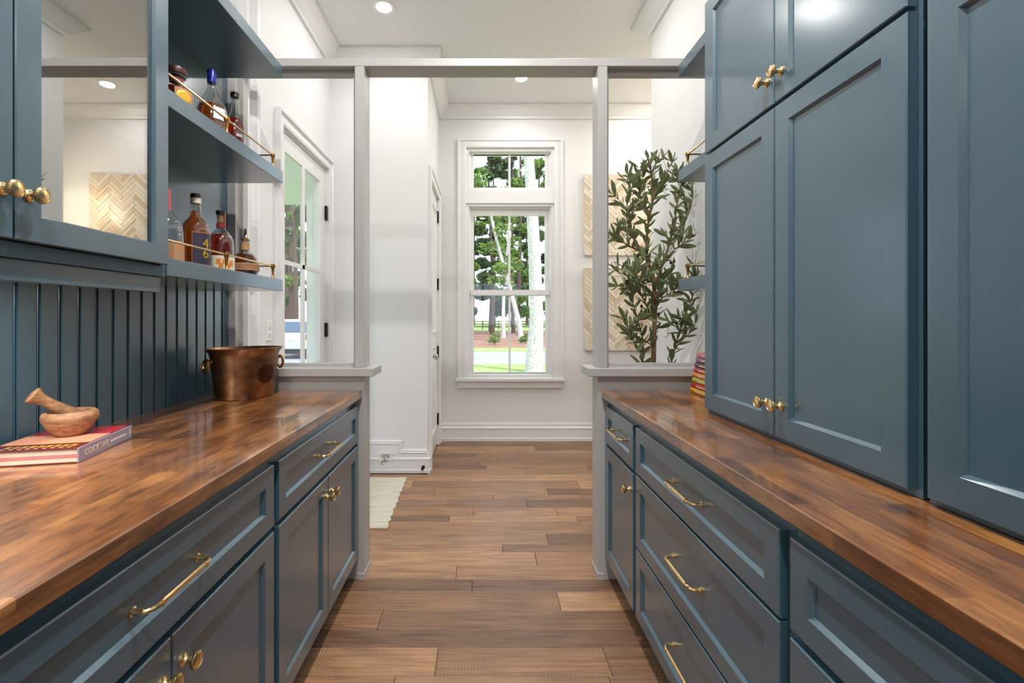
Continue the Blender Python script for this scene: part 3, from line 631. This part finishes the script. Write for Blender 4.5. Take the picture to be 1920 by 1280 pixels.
MB().lathe([(0, 0), (.036, 0), (.044, .005), (.06, .024), (.0715, .042), (.0735, .052), (.07, .062), (.062, .0665), (.056, .064), (.05, .05), (.034, .026), (0, .02)], 36, lambda x, y, z: (x*MS, y*MS, z*.97)).build('bowl', 'mortar', mt, smooth=True)
mp = mt.location; tip = Vector((-1.158, 1.19, 1.066)); bot = Vector((-1.09, 1.258, .9142+T+.043)); d = tip-bot
pe = thing('pestle', 'wooden pestle leaning in the mortar bowl', 'pestle', bot)
MB().tube([d*u for u in (-.06, 0, .15, .4, .65, .82, .9, .97, 1.0, 1.02)], [.008, .015, .017, .0145, .013, .015, .0195, .0235, .021, .008], 18).build('handle', 'mortar', pe, smooth=True)

# stack of books by the right cabinet
cols = [(226, 160, 40), (196, 50, 56), (182, 176, 70), (222, 140, 64), (178, 78, 84), (92, 74, 78), (132, 100, 136), (206, 122, 122)]
names = ['amber-yellow', 'red', 'olive-green', 'orange', 'rose and red', 'dark grey', 'purple', 'pink']
z = .9142
for i, (c, nm) in enumerate(zip(cols, names)):
    th = (.024, .022, .025, .024, .023, .023, .024, .023)[i]; ln = .225-.004*i; dx = .004*i*.8+random.uniform(-.002, .002)
    pos = ('at the bottom of the stack', 'second from the bottom of the stack', 'third from the bottom of the stack', 'fourth from the bottom of the stack', 'fourth from the top of the stack', 'third from the top of the stack', 'second from the top of the stack', 'on top of the stack')[i]
    bo = thing('book', '%s hardback book %s by the tall cupboard' % (nm, pos), 'book', (.982+dx, 2.19-.003*i, z), -math.pi/2+math.radians(random.uniform(-2, 2)), 'stacked books by the tall cupboard')
    cm = plain('book_cover_%s' % nm.replace(' ', '_').replace('-', '_'), srgb(*c), .4, var=.12)
    # local x along spine (towards camera), spine at y=0 facing -y ... away from the wall
    MB().cbox(0, ln, 0, .15, 0, .0025, .0008).cbox(0, ln, 0, .15, th-.0025, th-.0003, .0008).build('cover', cm, bo)
    arc = [(0, 0)]+[(-.004*math.sin(math.pi*q/6), th*q/6) for q in range(1, 6)]+[(0, th-.0003), (.002, th-.0003), (.002, 0)]
    MB().prism(arc, 0, ln, lambda u, v, a: (a, u, v)).build('spine', cm, bo)
    MB().box(.003, ln-.003, .002, .146, .0025, th-.0025).build('pages', 'page', bo)
    MB().box(ln*.25, ln*.75, -.0046, -.0034, th*.35, th*.65).build('spine_print', 'lab_cream', bo)
    z += th

# ================================================================== RUG, PLATES, FITTINGS
vs = []; fs = []; n = 30
for i in range(n+1):
    y = 2.775+(3.663-2.775)*i/n; xr = -.574-.024*i/n+.006*math.sin(i*1.9)+random.uniform(-.003, .003)
    for x in (XL+.06, xr):
        for zz in (.001, .009+(.003*math.sin(i*.8) if x > -1 else 0)): vs.append((x, y, zz))
for i in range(n):
    q = i*4; fs += [(q+1, q+5, q+7, q+3), (q, q+2, q+6, q+4), (q, q+4, q+5, q+1), (q+2, q+3, q+7, q+6)]
fs += [(0, 1, 3, 2), (n*4, n*4+2, n*4+3, n*4+1)]
MB().add(vs, fs).build('rug', 'rug', None, label='cream flat-woven rug lying in front of the blank white wall', cat='rug')
def plate(name, loc, rz, label, w=.072, h=.117, kind='outlet'):
    t = thing(name, label, 'wall plate', loc, rz)
    MB().cbox(-w/2, w/2, -.006, 0, -h/2, h/2, .002).build('plate', 'plastic', t)
    for s in (-1, 1):
        MB().cbox(-.016, .016, -.0085, -.005, s*.024-.014, s*.024+.014, .002).build('socket', 'plastic', t)
        for dx in (-.006, .006): MB().box(dx-.001, dx+.001, -.009, -.0084, s*.024-.004, s*.024+.006).build('slot', 'dark', t)
plate('outlet_plate', (XL, 2.705, 1.188), math.pi/2, 'white outlet plate on the wall beside the glazed door')
plate('outlet_plate', (XR, 3.1, 1.2), -math.pi/2, 'white outlet plate on the wall behind the olive tree')
t = thing('wall_inlet', 'round chrome wall inlet in the stepped baseboard', 'wall inlet', (-.79, YB-.012, .115))
MB().lathe([(.03, 0), (.032, .003), (.026, .008), (.012, .008), (.008, .002), (0, .002)], 24, lambda x, y, z: (x, -z, y)).build('flange', 'chrome', t, smooth=True)
MB().tube([(0, -.006, 0), (-.02, -.014, -.012), (-.034, -.014, -.03), (-.028, -.012, -.046)], [.006, .006, .005, .003], 8).build('lever', 'chrome', t, smooth=True)
t = thing('door_stop', 'small black door stop on the white baseboard', 'door stop', (-.485, YB-.016, .048))
MB().lathe([(.014, 0), (.014, .003), (.005, .005), (.005, .04), (.011, .042), (.011, .052), (0, .053)], 16, lambda x, y, z: (x, -z, y)).build('body', 'black', t, smooth=True)

# ================================================================== ART PANELS
def clip(poly, x0, x1, z0, z1):
    for ax, lim, sg in ((0, x0, 1), (0, x1, -1), (1, z0, 1), (1, z1, -1)):
        out = []
        for i in range(len(poly)):
            p, q = poly[i-1], poly[i]; dp, dq = (p[ax]-lim)*sg, (q[ax]-lim)*sg
            if (dp < 0) != (dq < 0): t_ = dp/(dp-dq); out.append((p[0]+(q[0]-p[0])*t_, p[1]+(q[1]-p[1])*t_))
            if dq >= 0: out.append(q)
        poly = out
        if len(poly) < 3: return []
    return poly
def art(z0, z1, label):
    x0, x1 = 1.04, 2.2
    t = thing('art_panel', label, 'wall art', ((x0+x1)/2, YF, z0), 0, 'herringbone art panels')
    MB().cbox(-.58, .58, -.03, -.002, 0, z1-z0, .003).build('backing', 'pearl', t)
    wt, ln = .036, .18; r = random.Random(5); h = z1-z0; c, s = math.cos(math.pi/4), math.sin(math.pi/4)
    for i in range(-36, 37):
        for j in range(-7, 8):
            for k_ in (0, 1):
                if k_ == 0: a = (i*wt+j*2*ln-.0, i*wt); rect = [(0, 0), (ln, 0), (ln, wt), (0, wt)]
                else: a = (i*wt+ln+j*2*ln, i*wt-ln+wt); rect = [(0, 0), (wt, 0), (wt, ln), (0, ln)]
                g = .0012; P = [(a[0]+(u+(g if u == 0 else -g)), a[1]+(v+(g if v == 0 else -g))) for u, v in rect]
                P = [((u*c-v*s), (u*s+v*c)+h/2) for u, v in P]
                P = clip(P, -.58, .58, 0, h)
                if len(P) < 3: continue
                ar = abs(sum(P[q-1][0]*P[q][1]-P[q][0]*P[q-1][1] for q in range(len(P))))/2
                if ar < .0002: continue
                d = r.uniform(.003, .008); MB().prism(P, -.03-d, -.029, lambda u, v, a_: (u, a_, v)).build('tile', 'pearl', t)
art(1.905, 2.735, 'upper cream herringbone tile panel on the far wall behind the olive tree'); art(.93, 1.775, 'lower cream herringbone tile panel on the far wall behind the olive tree')
# pendant lantern near the art panels
M['lamp_glow'] = None
k = NT('lantern_bulb'); k.p.inputs['Emission Color'].default_value = (1, .8, .5, 1); k.p.inputs['Emission Strength'].default_value = 30; M['lamp_glow'] = k.m
t = thing('pendant_lantern', 'brass and glass pendant lantern hanging beside the art panels', 'lantern', (2.25, 4.35, 2.1))
MB().tube([(0, 0, .42), (0, 0, CEIL-2.1)], .004, 8).build('chain_rod', 'brass', t)
for zz, rr in ((0, .09), (.16, .1), (.36, .1), (.42, .04)):
    MB().tube([(rr*math.cos(a), rr*math.sin(a), zz) for a in [i*2*math.pi/28 for i in range(28)]], .005, 6, True).build('ring', 'brass', t, smooth=True)
MB().lathe([(.086, .0), (.098, .16), (.098, .36), (.04, .42)], 28).build('glass_shade', 'clear', t, smooth=True)
MB().tube([(0, 0, .1), (0, 0, .2)], .012, 10).build('candle', 'plastic', t)
MB().lathe([(0, .2), (.014, .215), (.016, .23), (.006, .26), (0, .265)], 14).build('bulb', 'lamp_glow', t, smooth=True)
ld = bpy.data.lights.new('lantern_lamp', 'POINT'); ld.energy = 14; ld.color = (1, .82, .6); ld.shadow_soft_size = .03
lo = bpy.data.objects.new('lantern_lamp', ld); COL.objects.link(lo); lo.location = (0, 0, .3); lo.parent = t

# ================================================================== OLIVE TREE
YT = 2.64
ot = thing('olive_tree', 'potted olive tree with narrow dusty green leaves behind the low wall', 'tree', (.963, YT, 0))
O = Vector((.963, YT, 0))
def P3(px, py, dy=0):
    v = pt(px, py, YT+dy); return Vector((min(v.x, 1.19), max(v.y, 2.44), v.z))
M['pot'] = plain('charcoal_pot', srgb(70, 68, 66), .7, var=.1); M['soil'] = plain('dark_soil', srgb(48, 36, 28), .95)
MB().lathe([(0, .002), (.12, 0), (.13, .01), (.165, .3), (.175, .33), (.165, .335), (.155, .32), (.15, .3), (0, .3)], 30).build('pot', 'pot', ot, smooth=True)
MB().lathe([(0, .302), (.152, .3)], 24).build('soil', 'soil', ot)
branches = [  # (px,py,dy) polylines, radius start, leaves?
    ([(1222, 930, 0), (1224, 760, 0), (1226, 640, 0), (1228, 570, 0), (1224, 520, 0), (1213, 480, 0), (1214, 430, .02), (1222, 380, .02), (1223, 335, 0), (1214, 296, -.02)], .017, .45),
    ([(1214, 490, 0), (1202, 470, 0), (1186, 440, -.03), (1176, 410, -.05), (1178, 372, -.08), (1192, 338, -.06)], .008, .3),
    ([(1206, 474, 0), (1182, 462, -.05), (1160, 448, -.08), (1146, 440, -.1)], .006, .2),
    ([(1226, 545, 0), (1240, 500, .03), (1256, 455, .05), (1266, 405, .02), (1276, 350, .04), (1290, 345, 0)], .009, .2),
    ([(1240, 500, .03), (1262, 470, 0), (1288, 452, -.04), (1310, 436, -.08)], .005, .2),
    ([(1256, 455, .05), (1282, 420, .02), (1298, 380, .0), (1302, 355, 0)], .005, .25),
    ([(1228, 570, 0), (1248, 554, -.05), (1272, 545, -.08), (1285, 541, -.1)], .004, .3),
    ([(1226, 600, 0), (1206, 560, -.06), (1192, 524, -.08), (1184, 500, -.1)], .006, .1),
    ([(1204, 930, .05), (1204, 690, .05), (1205, 640, .03), (1196, 600, .0), (1188, 570, -.05), (1184, 545, -.06)], .007, .45),
    ([(1240, 930, -.05), (1258, 690, -.05), (1266, 650, -.06), (1282, 600, -.08), (1296, 560, -.1), (1308, 520, -.1)], .007, .45),
    ([(1262, 660, -.05), (1276, 640, -.1), (1296, 620, -.12), (1310, 590, -.12)], .005, .1),
    ([(1226, 650, 0), (1210, 640, -.08), (1190, 640, -.1), (1172, 600, -.12)], .004, .1),
    ([(1228, 590, 0), (1235, 560, .08), (1240, 520, .1), (1238, 480, .12)], .005, .1),
    ([(1222, 380, .02), (1240, 350, .05), (1252, 320, .05), (1262, 300, .04)], .005, .1),
    ([(1218, 400, .02), (1204, 375, .06), (1196, 345, .08), (1205, 318, .08)], .004, .1),
    ([(1226, 560, 0), (1204, 535, .06), (1180, 520, .04), (1158, 500, .0)], .004, .2)]
leaf_meshes = []
for li in range(4):
    Lf = (.066, .078, .086, .058)[li]; wd = Lf*.155; bend = (.1, .2, -.12, .3)[li]; vs = []; fs = []
    for i in range(6):
        u = i/5; ww = wd*math.sin(math.pi*(u*.86+.08))**.8; zz = bend*Lf*u*u
        vs += [(u*Lf, -ww, zz+ww*.25), (u*Lf, 0, zz), (u*Lf, ww, zz+ww*.25)]
    for i in range(5):
        b0 = i*3; fs += [(b0, b0+3, b0+4, b0+1), (b0+1, b0+4, b0+5, b0+2)]
    leaf_meshes.append(MB().add(vs, fs).mesh('leaf', 'olive_leaf', 60))
rl = random.Random(11); leaves = []
def smooth_path(p, n=6):
    out = []
    for i in range(len(p)-1):
        a, b, c, d = p[max(i-1, 0)], p[i], p[i+1], p[min(i+2, len(p)-1)]
        for q in range(n):
            t_ = q/n; out.append(.5*((2*b)+(c-a)*t_+(2*a-5*b+4*c-d)*t_**2+(3*b-a-3*c+d)*t_**3))
    return out+[p[-1]]
br = []
def leafy(path, frac):
    n = len(path); L = sum((path[i+1]-path[i]).length for i in range(n-1)); acc = 0; nxt = L*frac; side = rl.uniform(0, 6)
    for i in range(n-1):
        seg = (path[i+1]-path[i]); l = seg.length
        while nxt <= acc+l:
            p = path[i]+seg*((nxt-acc)/l); dv = seg.normalized(); side += math.pi/2+rl.uniform(-.3, .3)
            o1 = dv.orthogonal().normalized(); o2 = dv.cross(o1)
            for s in (0, math.pi):
                sd_ = o1*math.cos(side+s)+o2*math.sin(side+s); leaves.append((p, (dv*rl.uniform(.5, .9)+sd_*.75+Vector((0, 0, .1))).normalized()))
            nxt += rl.uniform(.027, .04)
        acc += l
    leaves.append((path[-1], (path[-1]-path[-2]).normalized()))
for pts, r0, fr_ in branches:
    path = smooth_path([P3(*q)-O for q in pts]); n = len(path); main = r0 > .015
    MB().tube(path, [r0*(1-.8*i/(n-1)) for i in range(n)], 8).build('trunk' if main else 'branch', 'olive_bark', ot, smooth=True)
    leafy(path, fr_)
    for q in range(4 if not main else 7):                       # twigs
        i = int(n*rl.uniform(max(fr_, .35), .95)); b0 = path[min(i, n-1)]
        dv = Vector((rl.uniform(-1, 1), rl.uniform(-.7, .7), rl.uniform(.1, 1.1))).normalized(); ln = rl.uniform(.07, .15)
        tw = [b0, b0+dv*ln*.5+Vector((0, 0, .006)), b0+dv*ln]
        if (tw[-1]+O).x > 1.17 or (tw[-1]+O).y < 2.45: continue
        br.append(tw); leafy(smooth_path(tw, 3), .25)
tm = MB()
for tw in br: tm.tube(tw, [.0022, .0018, .001], 5)
tm.build('twigs', 'olive_bark', ot, kind='stuff')
rest = MB(); rl.shuffle(leaves); cnt = 0
for p, dv in leaves:
    w_ = p+O
    if w_.x+dv.x*.08 > XR-.02 or w_.y+dv.y*.08 < 2.41: dv = Vector((-abs(dv.x), abs(dv.y), dv.z))
    if w_.x > XR-.03: continue
    q = dv.to_track_quat('X', 'Z') @ Matrix.Rotation(rl.uniform(-1.2, 1.2), 3, 'X').to_quaternion(); sc = rl.uniform(.75, 1.15); lm = leaf_meshes[rl.randrange(4)]
    if cnt < 300:
        lo = link('leaf', lm, ot, p, q.to_euler()); lo.scale = (sc,)*3; cnt += 1
    else: rest.add([q @ (v.co*sc)+p for v in lm.vertices], [tuple(f.vertices) for f in lm.polygons])
if rest.v: rest.build('foliage', 'olive_leaf', ot, kind='stuff')
for px, py, dy in ((1219, 314, -.02), (1181, 362, -.1), (1191, 361, -.1), (1197, 478, -.05), (1258, 492, -.02), (1264, 490, -.02), (1176, 528, -.1), (1235, 589, -.05), (1171, 600, -.12), (1203, 574, -.05)):
    MB().lathe([(0, -.011), (.006, -.008), (.0085, 0), (.006, .008), (0, .011)], 10).build('olive', 'olive_fruit', ot, P3(px, py, dy)-O, smooth=True)

# ================================================================== OUTDOORS
G = -.45
lawn = MB().box(-150, 150, -40, 17.3, G-.3, G).build('ground_lawn', 'grass', None, label='mown green lawn outside the windows', kind='structure')
MB().box(-150, 150, 17.3, 24, G-.3, G-.02).build('ground_driveway', 'drive', None, label='grey asphalt driveway crossing the lawn', kind='structure')
MB().box(-150, 150, 24, 26.6, G-.3, G).build('ground_verge', 'grass', None, label='strip of grass past the driveway', kind='structure')
MB().box(-150, 150, 26.6, 62, G-.3, G).build('ground_mulch', 'mulch', None, label='brown pine-straw mulch bed under the trees', kind='structure')
MB().box(-150, 150, 62, 260, G-.3, G).build('ground_field', 'grass', None, label='green field beyond the fence', kind='structure')
# porch
M['porch'] = plain('porch_ceiling_paint', srgb(205, 212, 218), .6); M['pcol'] = plain('porch_column_paint', srgb(226, 232, 236), .5); M['conc'] = ground('porch_concrete', srgb(170, 168, 164), srgb(196, 194, 190), 8)
MB().box(-4.2, XL-TH-.002, 1.2, 6.1, 2.75, 2.95).build('porch_roof', 'porch', None, label='pale green porch ceiling outside the glazed door', kind='structure')
MB().box(-4.2, XL-TH-.002, 1.2, 6.1, G-.1, -.05).build('porch_slab', 'conc', None, label='concrete porch floor outside the glazed door', kind='structure')
def foliage(rng, blobs, n, size):
    mb = MB(); tot = sum(r**2 for _, r in blobs)
    for c, r in blobs:
        for _ in range(int(n*r*r/tot)):
            d = Vector((rng.gauss(0, 1), rng.gauss(0, 1), rng.gauss(0, 1))).normalized()*r*rng.uniform(.45, 1)**.6
            d.z *= .75; p = c+d; s = size*rng.uniform(.5, 1.2)
            u = Vector((rng.gauss(0, 1), rng.gauss(0, 1), rng.gauss(0, .6))).normalized(); v = u.orthogonal().normalized()
            v = (v+u.cross(v)*rng.uniform(-1, 1)).normalized()
            mb.add([p-u*s, p+v*s*.45, p+u*s, p-v*s*.45], [(0, 1, 2, 3)])
    return mb
def tree(label, x, y, h, tr, leaf, bark, crown0=.35, spread=2.6, n=1500, lean=(0, 0), seed=0, name='tree', size=.3, group='trees beyond the driveway'):
    rng = random.Random(seed*31+5); t = thing(name, label, 'tree', (x, y, G), 0, group)
    pts = [Vector((lean[0]*u**1.2+.12*math.sin(u*5+seed), lean[1]*u, h*u)) for u in [i/9 for i in range(10)]]; pts[0] = Vector((0, 0, -.05))
    m = MB().tube(pts, [tr*(1.25 if i == 0 else 1-.075*i) for i in range(10)], 12); blobs = []
    nb = 9
    for i in range(nb):
        u = crown0+(1-crown0)*(i+.3)/nb; k_ = min(8, int(u*9)); b0 = pts[k_].lerp(pts[k_+1], u*9-k_)
        a = i*2.4+seed; rad = spread*(1-.55*abs(u-.6))*rng.uniform(.6, 1.05); e = b0+Vector((math.cos(a)*rad, math.sin(a)*rad*.8, rad*rng.uniform(.15, .55)))
        m.tube([b0, b0.lerp(e, .5)+Vector((0, 0, .12*rad)), e], [tr*.3, tr*.18, tr*.06], 6)
        blobs.append((e, spread*rng.uniform(.36, .55))); blobs.append((b0.lerp(e, .55)+Vector((0, 0, .3)), spread*rng.uniform(.28, .42)))
    blobs.append((pts[-1], spread*.45))
    m.build('trunk', bark, t, smooth=True)
    f = foliage(rng, blobs, n, size).build('crown', leaf, t); f['kind'] = 'stuff'
    return t
tree('tree with a thick pale speckled trunk standing on the lawn outside the window', 1.6, 14.6, 15, .235, 'leaf_c', 'bark_w', .5, 3.2, 1800, (-.35, 0), 1, size=.2)
tree('slender pale leaning tree at the front of the mulch bed', 2.86, 34.5, 12, .2, 'leaf_a', 'bark_w', .3, 1.5, 900, (-3.0, 0), 2, size=.22)
tree('thin pale crooked tree behind the leaning one in the mulch bed', 1.75, 39.2, 12, .17, 'leaf_a', 'bark_w', .35, 1.35, 1000, (.6, 0), 3, size=.22)
far = [(-1.6, 44, 'leaf_b'), (3.5, 44, 'leaf_a'), (8.5, 44, 'leaf_b'), (1.0, 49, 'leaf_b'), (6.0, 49, 'leaf_a'), (-1.6, 54, 'leaf_a'), (3.6, 54, 'leaf_b'), (8.7, 54, 'leaf_a'), (1.0, 59, 'leaf_b'), (6.1, 59, 'leaf_b'),
       (-15.4, 38, 'leaf_c'), (-18.0, 43.5, 'leaf_a'), (-20.3, 48.5, 'leaf_c'), (-22.6, 54, 'leaf_a'), (-25, 59, 'leaf_b'), (-12.6, 44, 'leaf_b'), (-7.5, 52, 'leaf_b'), (13.6, 50, 'leaf_a')]
kinds = {'leaf_a': 'bright green broadleaf tree in the mulch bed', 'leaf_b': 'dark green dense tree in the mulch bed', 'leaf_c': 'grey-green tall airy tree in the mulch bed'}
for i, (x, y, lf_) in enumerate(far): tree(kinds[lf_], x, y, 18+2.5*((i*7) % 4)/2, .22, lf_, 'bark', .12 if lf_ != 'leaf_c' else .3, 1.55, 2800, ((i % 3-1)*.3, 0), i+10, size=.3)
for i in range(18):
    x = -48+(i//3)*12.5+(i % 3)*4.2; tree('tall background tree in the wood beyond the fence', x, 84+12.5*(i % 3), 29+2.5*((i*7) % 3), .34, ('leaf_b', 'leaf_a', 'leaf_b')[i % 3], 'bark', .05, 3.6, 3000, (0, 0), i+50, size=.7, group='background wood')
for i, (px, Y, s) in enumerate(((928, 29.5, .75), (984, 31, .6))):
    x = (px-CX)*Y/F; t = thing('shrub', ('pale yellow-green shrub in the mulch bed' if i == 0 else 'small pale shrub beside the thick pale trunk'), 'shrub', (x, Y, G), 0, 'shrubs in the mulch')
    rng = random.Random(i); MB().tube([(0, 0, -.03), (.03, 0, s*.6)], [.03, .012], 6).build('stem', 'bark', t)
    f = foliage(rng, [(Vector((0, 0, s*.55)), s*.5), (Vector((.15, 0, s*.9)), s*.35), (Vector((-.2, 0, s*.4)), s*.4)], 320, .09).build('leaves', 'leaf_a', t); f['kind'] = 'stuff'
M['fence'] = plain('weathered_fence_wood', srgb(70, 68, 62), .9, var=.15)
fe = thing('rail_fence', 'dark three-rail paddock fence beyond the mulch bed', 'fence', (0, 70, G))
for i in range(-16, 9): MB().box(i*2.4-.07, i*2.4+.07, -.07, .07, -.05, 1.35).build('post', 'fence', fe)
for i in range(-16, 8):
    for z in (.4, .8, 1.2): MB().box(i*2.4, i*2.4+2.4, -.1, -.06, z-.075, z+.075).build('rail', 'fence', fe)
# parked SUV seen through the glazed door
M['car'] = plain('silver_car_paint', srgb(196, 202, 212), .25, .4, coat=.8); M['carglass'] = plain('dark_car_glass', srgb(70, 92, 116), .05); M['tyre'] = plain('tyre_rubber', srgb(26, 26, 26), .8); M['tail'] = plain('red_tail_lamp', srgb(150, 24, 26), .2)
cv = thing('parked_car', 'silver SUV parked on the driveway, seen through the glazed door', 'car', (-8.15, 19.6, G-.02))
side = [(0, .42), (-.04, .7), (.02, .98), (.2, 1.12), (.5, 1.62), (.7, 1.68), (2.5, 1.66), (3.25, 1.12), (4.3, .98), (4.55, .8), (4.58, .42), (4.2, .3), (.3, .3)]
MB().prism(side, -.92, .92, lambda u, v, a: (a*(1 if v < 1.1 else .86), u, v)).build('body', 'car', cv)
MB().prism([(.2, 1.15), (.19, 1.16), (.455, 1.57), (.47, 1.56)], -.68, .68, lambda u, v, a: (a, u-.02, v)).build('rear_window', 'carglass', cv)
for s in (-1, 1):
    MB().prism([(.62, 1.18), (.75, 1.58), (2.45, 1.57), (3.05, 1.18)], s*.925-.01, s*.925+.01, lambda u, v, a: (a*(.93+.0*v), u, v)).build('side_window', 'carglass', cv)
    MB().box(s*.78-.1, s*.78+.1, -.04, .06, .82, 1.06).build('tail_lamp', 'tail', cv)
    for yy in (.85, 3.6):
        wh = MB().lathe([(.2, -.11), (.34, -.11), (.36, -.08), (.36, .08), (.34, .11), (.2, .11)], 24, lambda x, y, z, s=s, yy=yy: (s*.84+z, yy+x, .36+y)).build('wheel', 'tyre', cv, smooth=True)
        MB().lathe([(0, -.1), (.2, -.1), (.2, .1), (0, .1)], 16, lambda x, y, z, s=s, yy=yy: (s*.84+z, yy+x, .36+y)).build('hub', 'chrome', wh)
MB().cbox(-.9, .9, -.12, .06, .42, .68, .03).build('bumper', 'car', cv); MB().box(-.9, .9, -.05, .3, .22, .44).build('valance', 'tyre', cv)
MB().box(-.26, .26, -.07, -.02, .8, .93).build('number_plate', 'lab_white', cv)
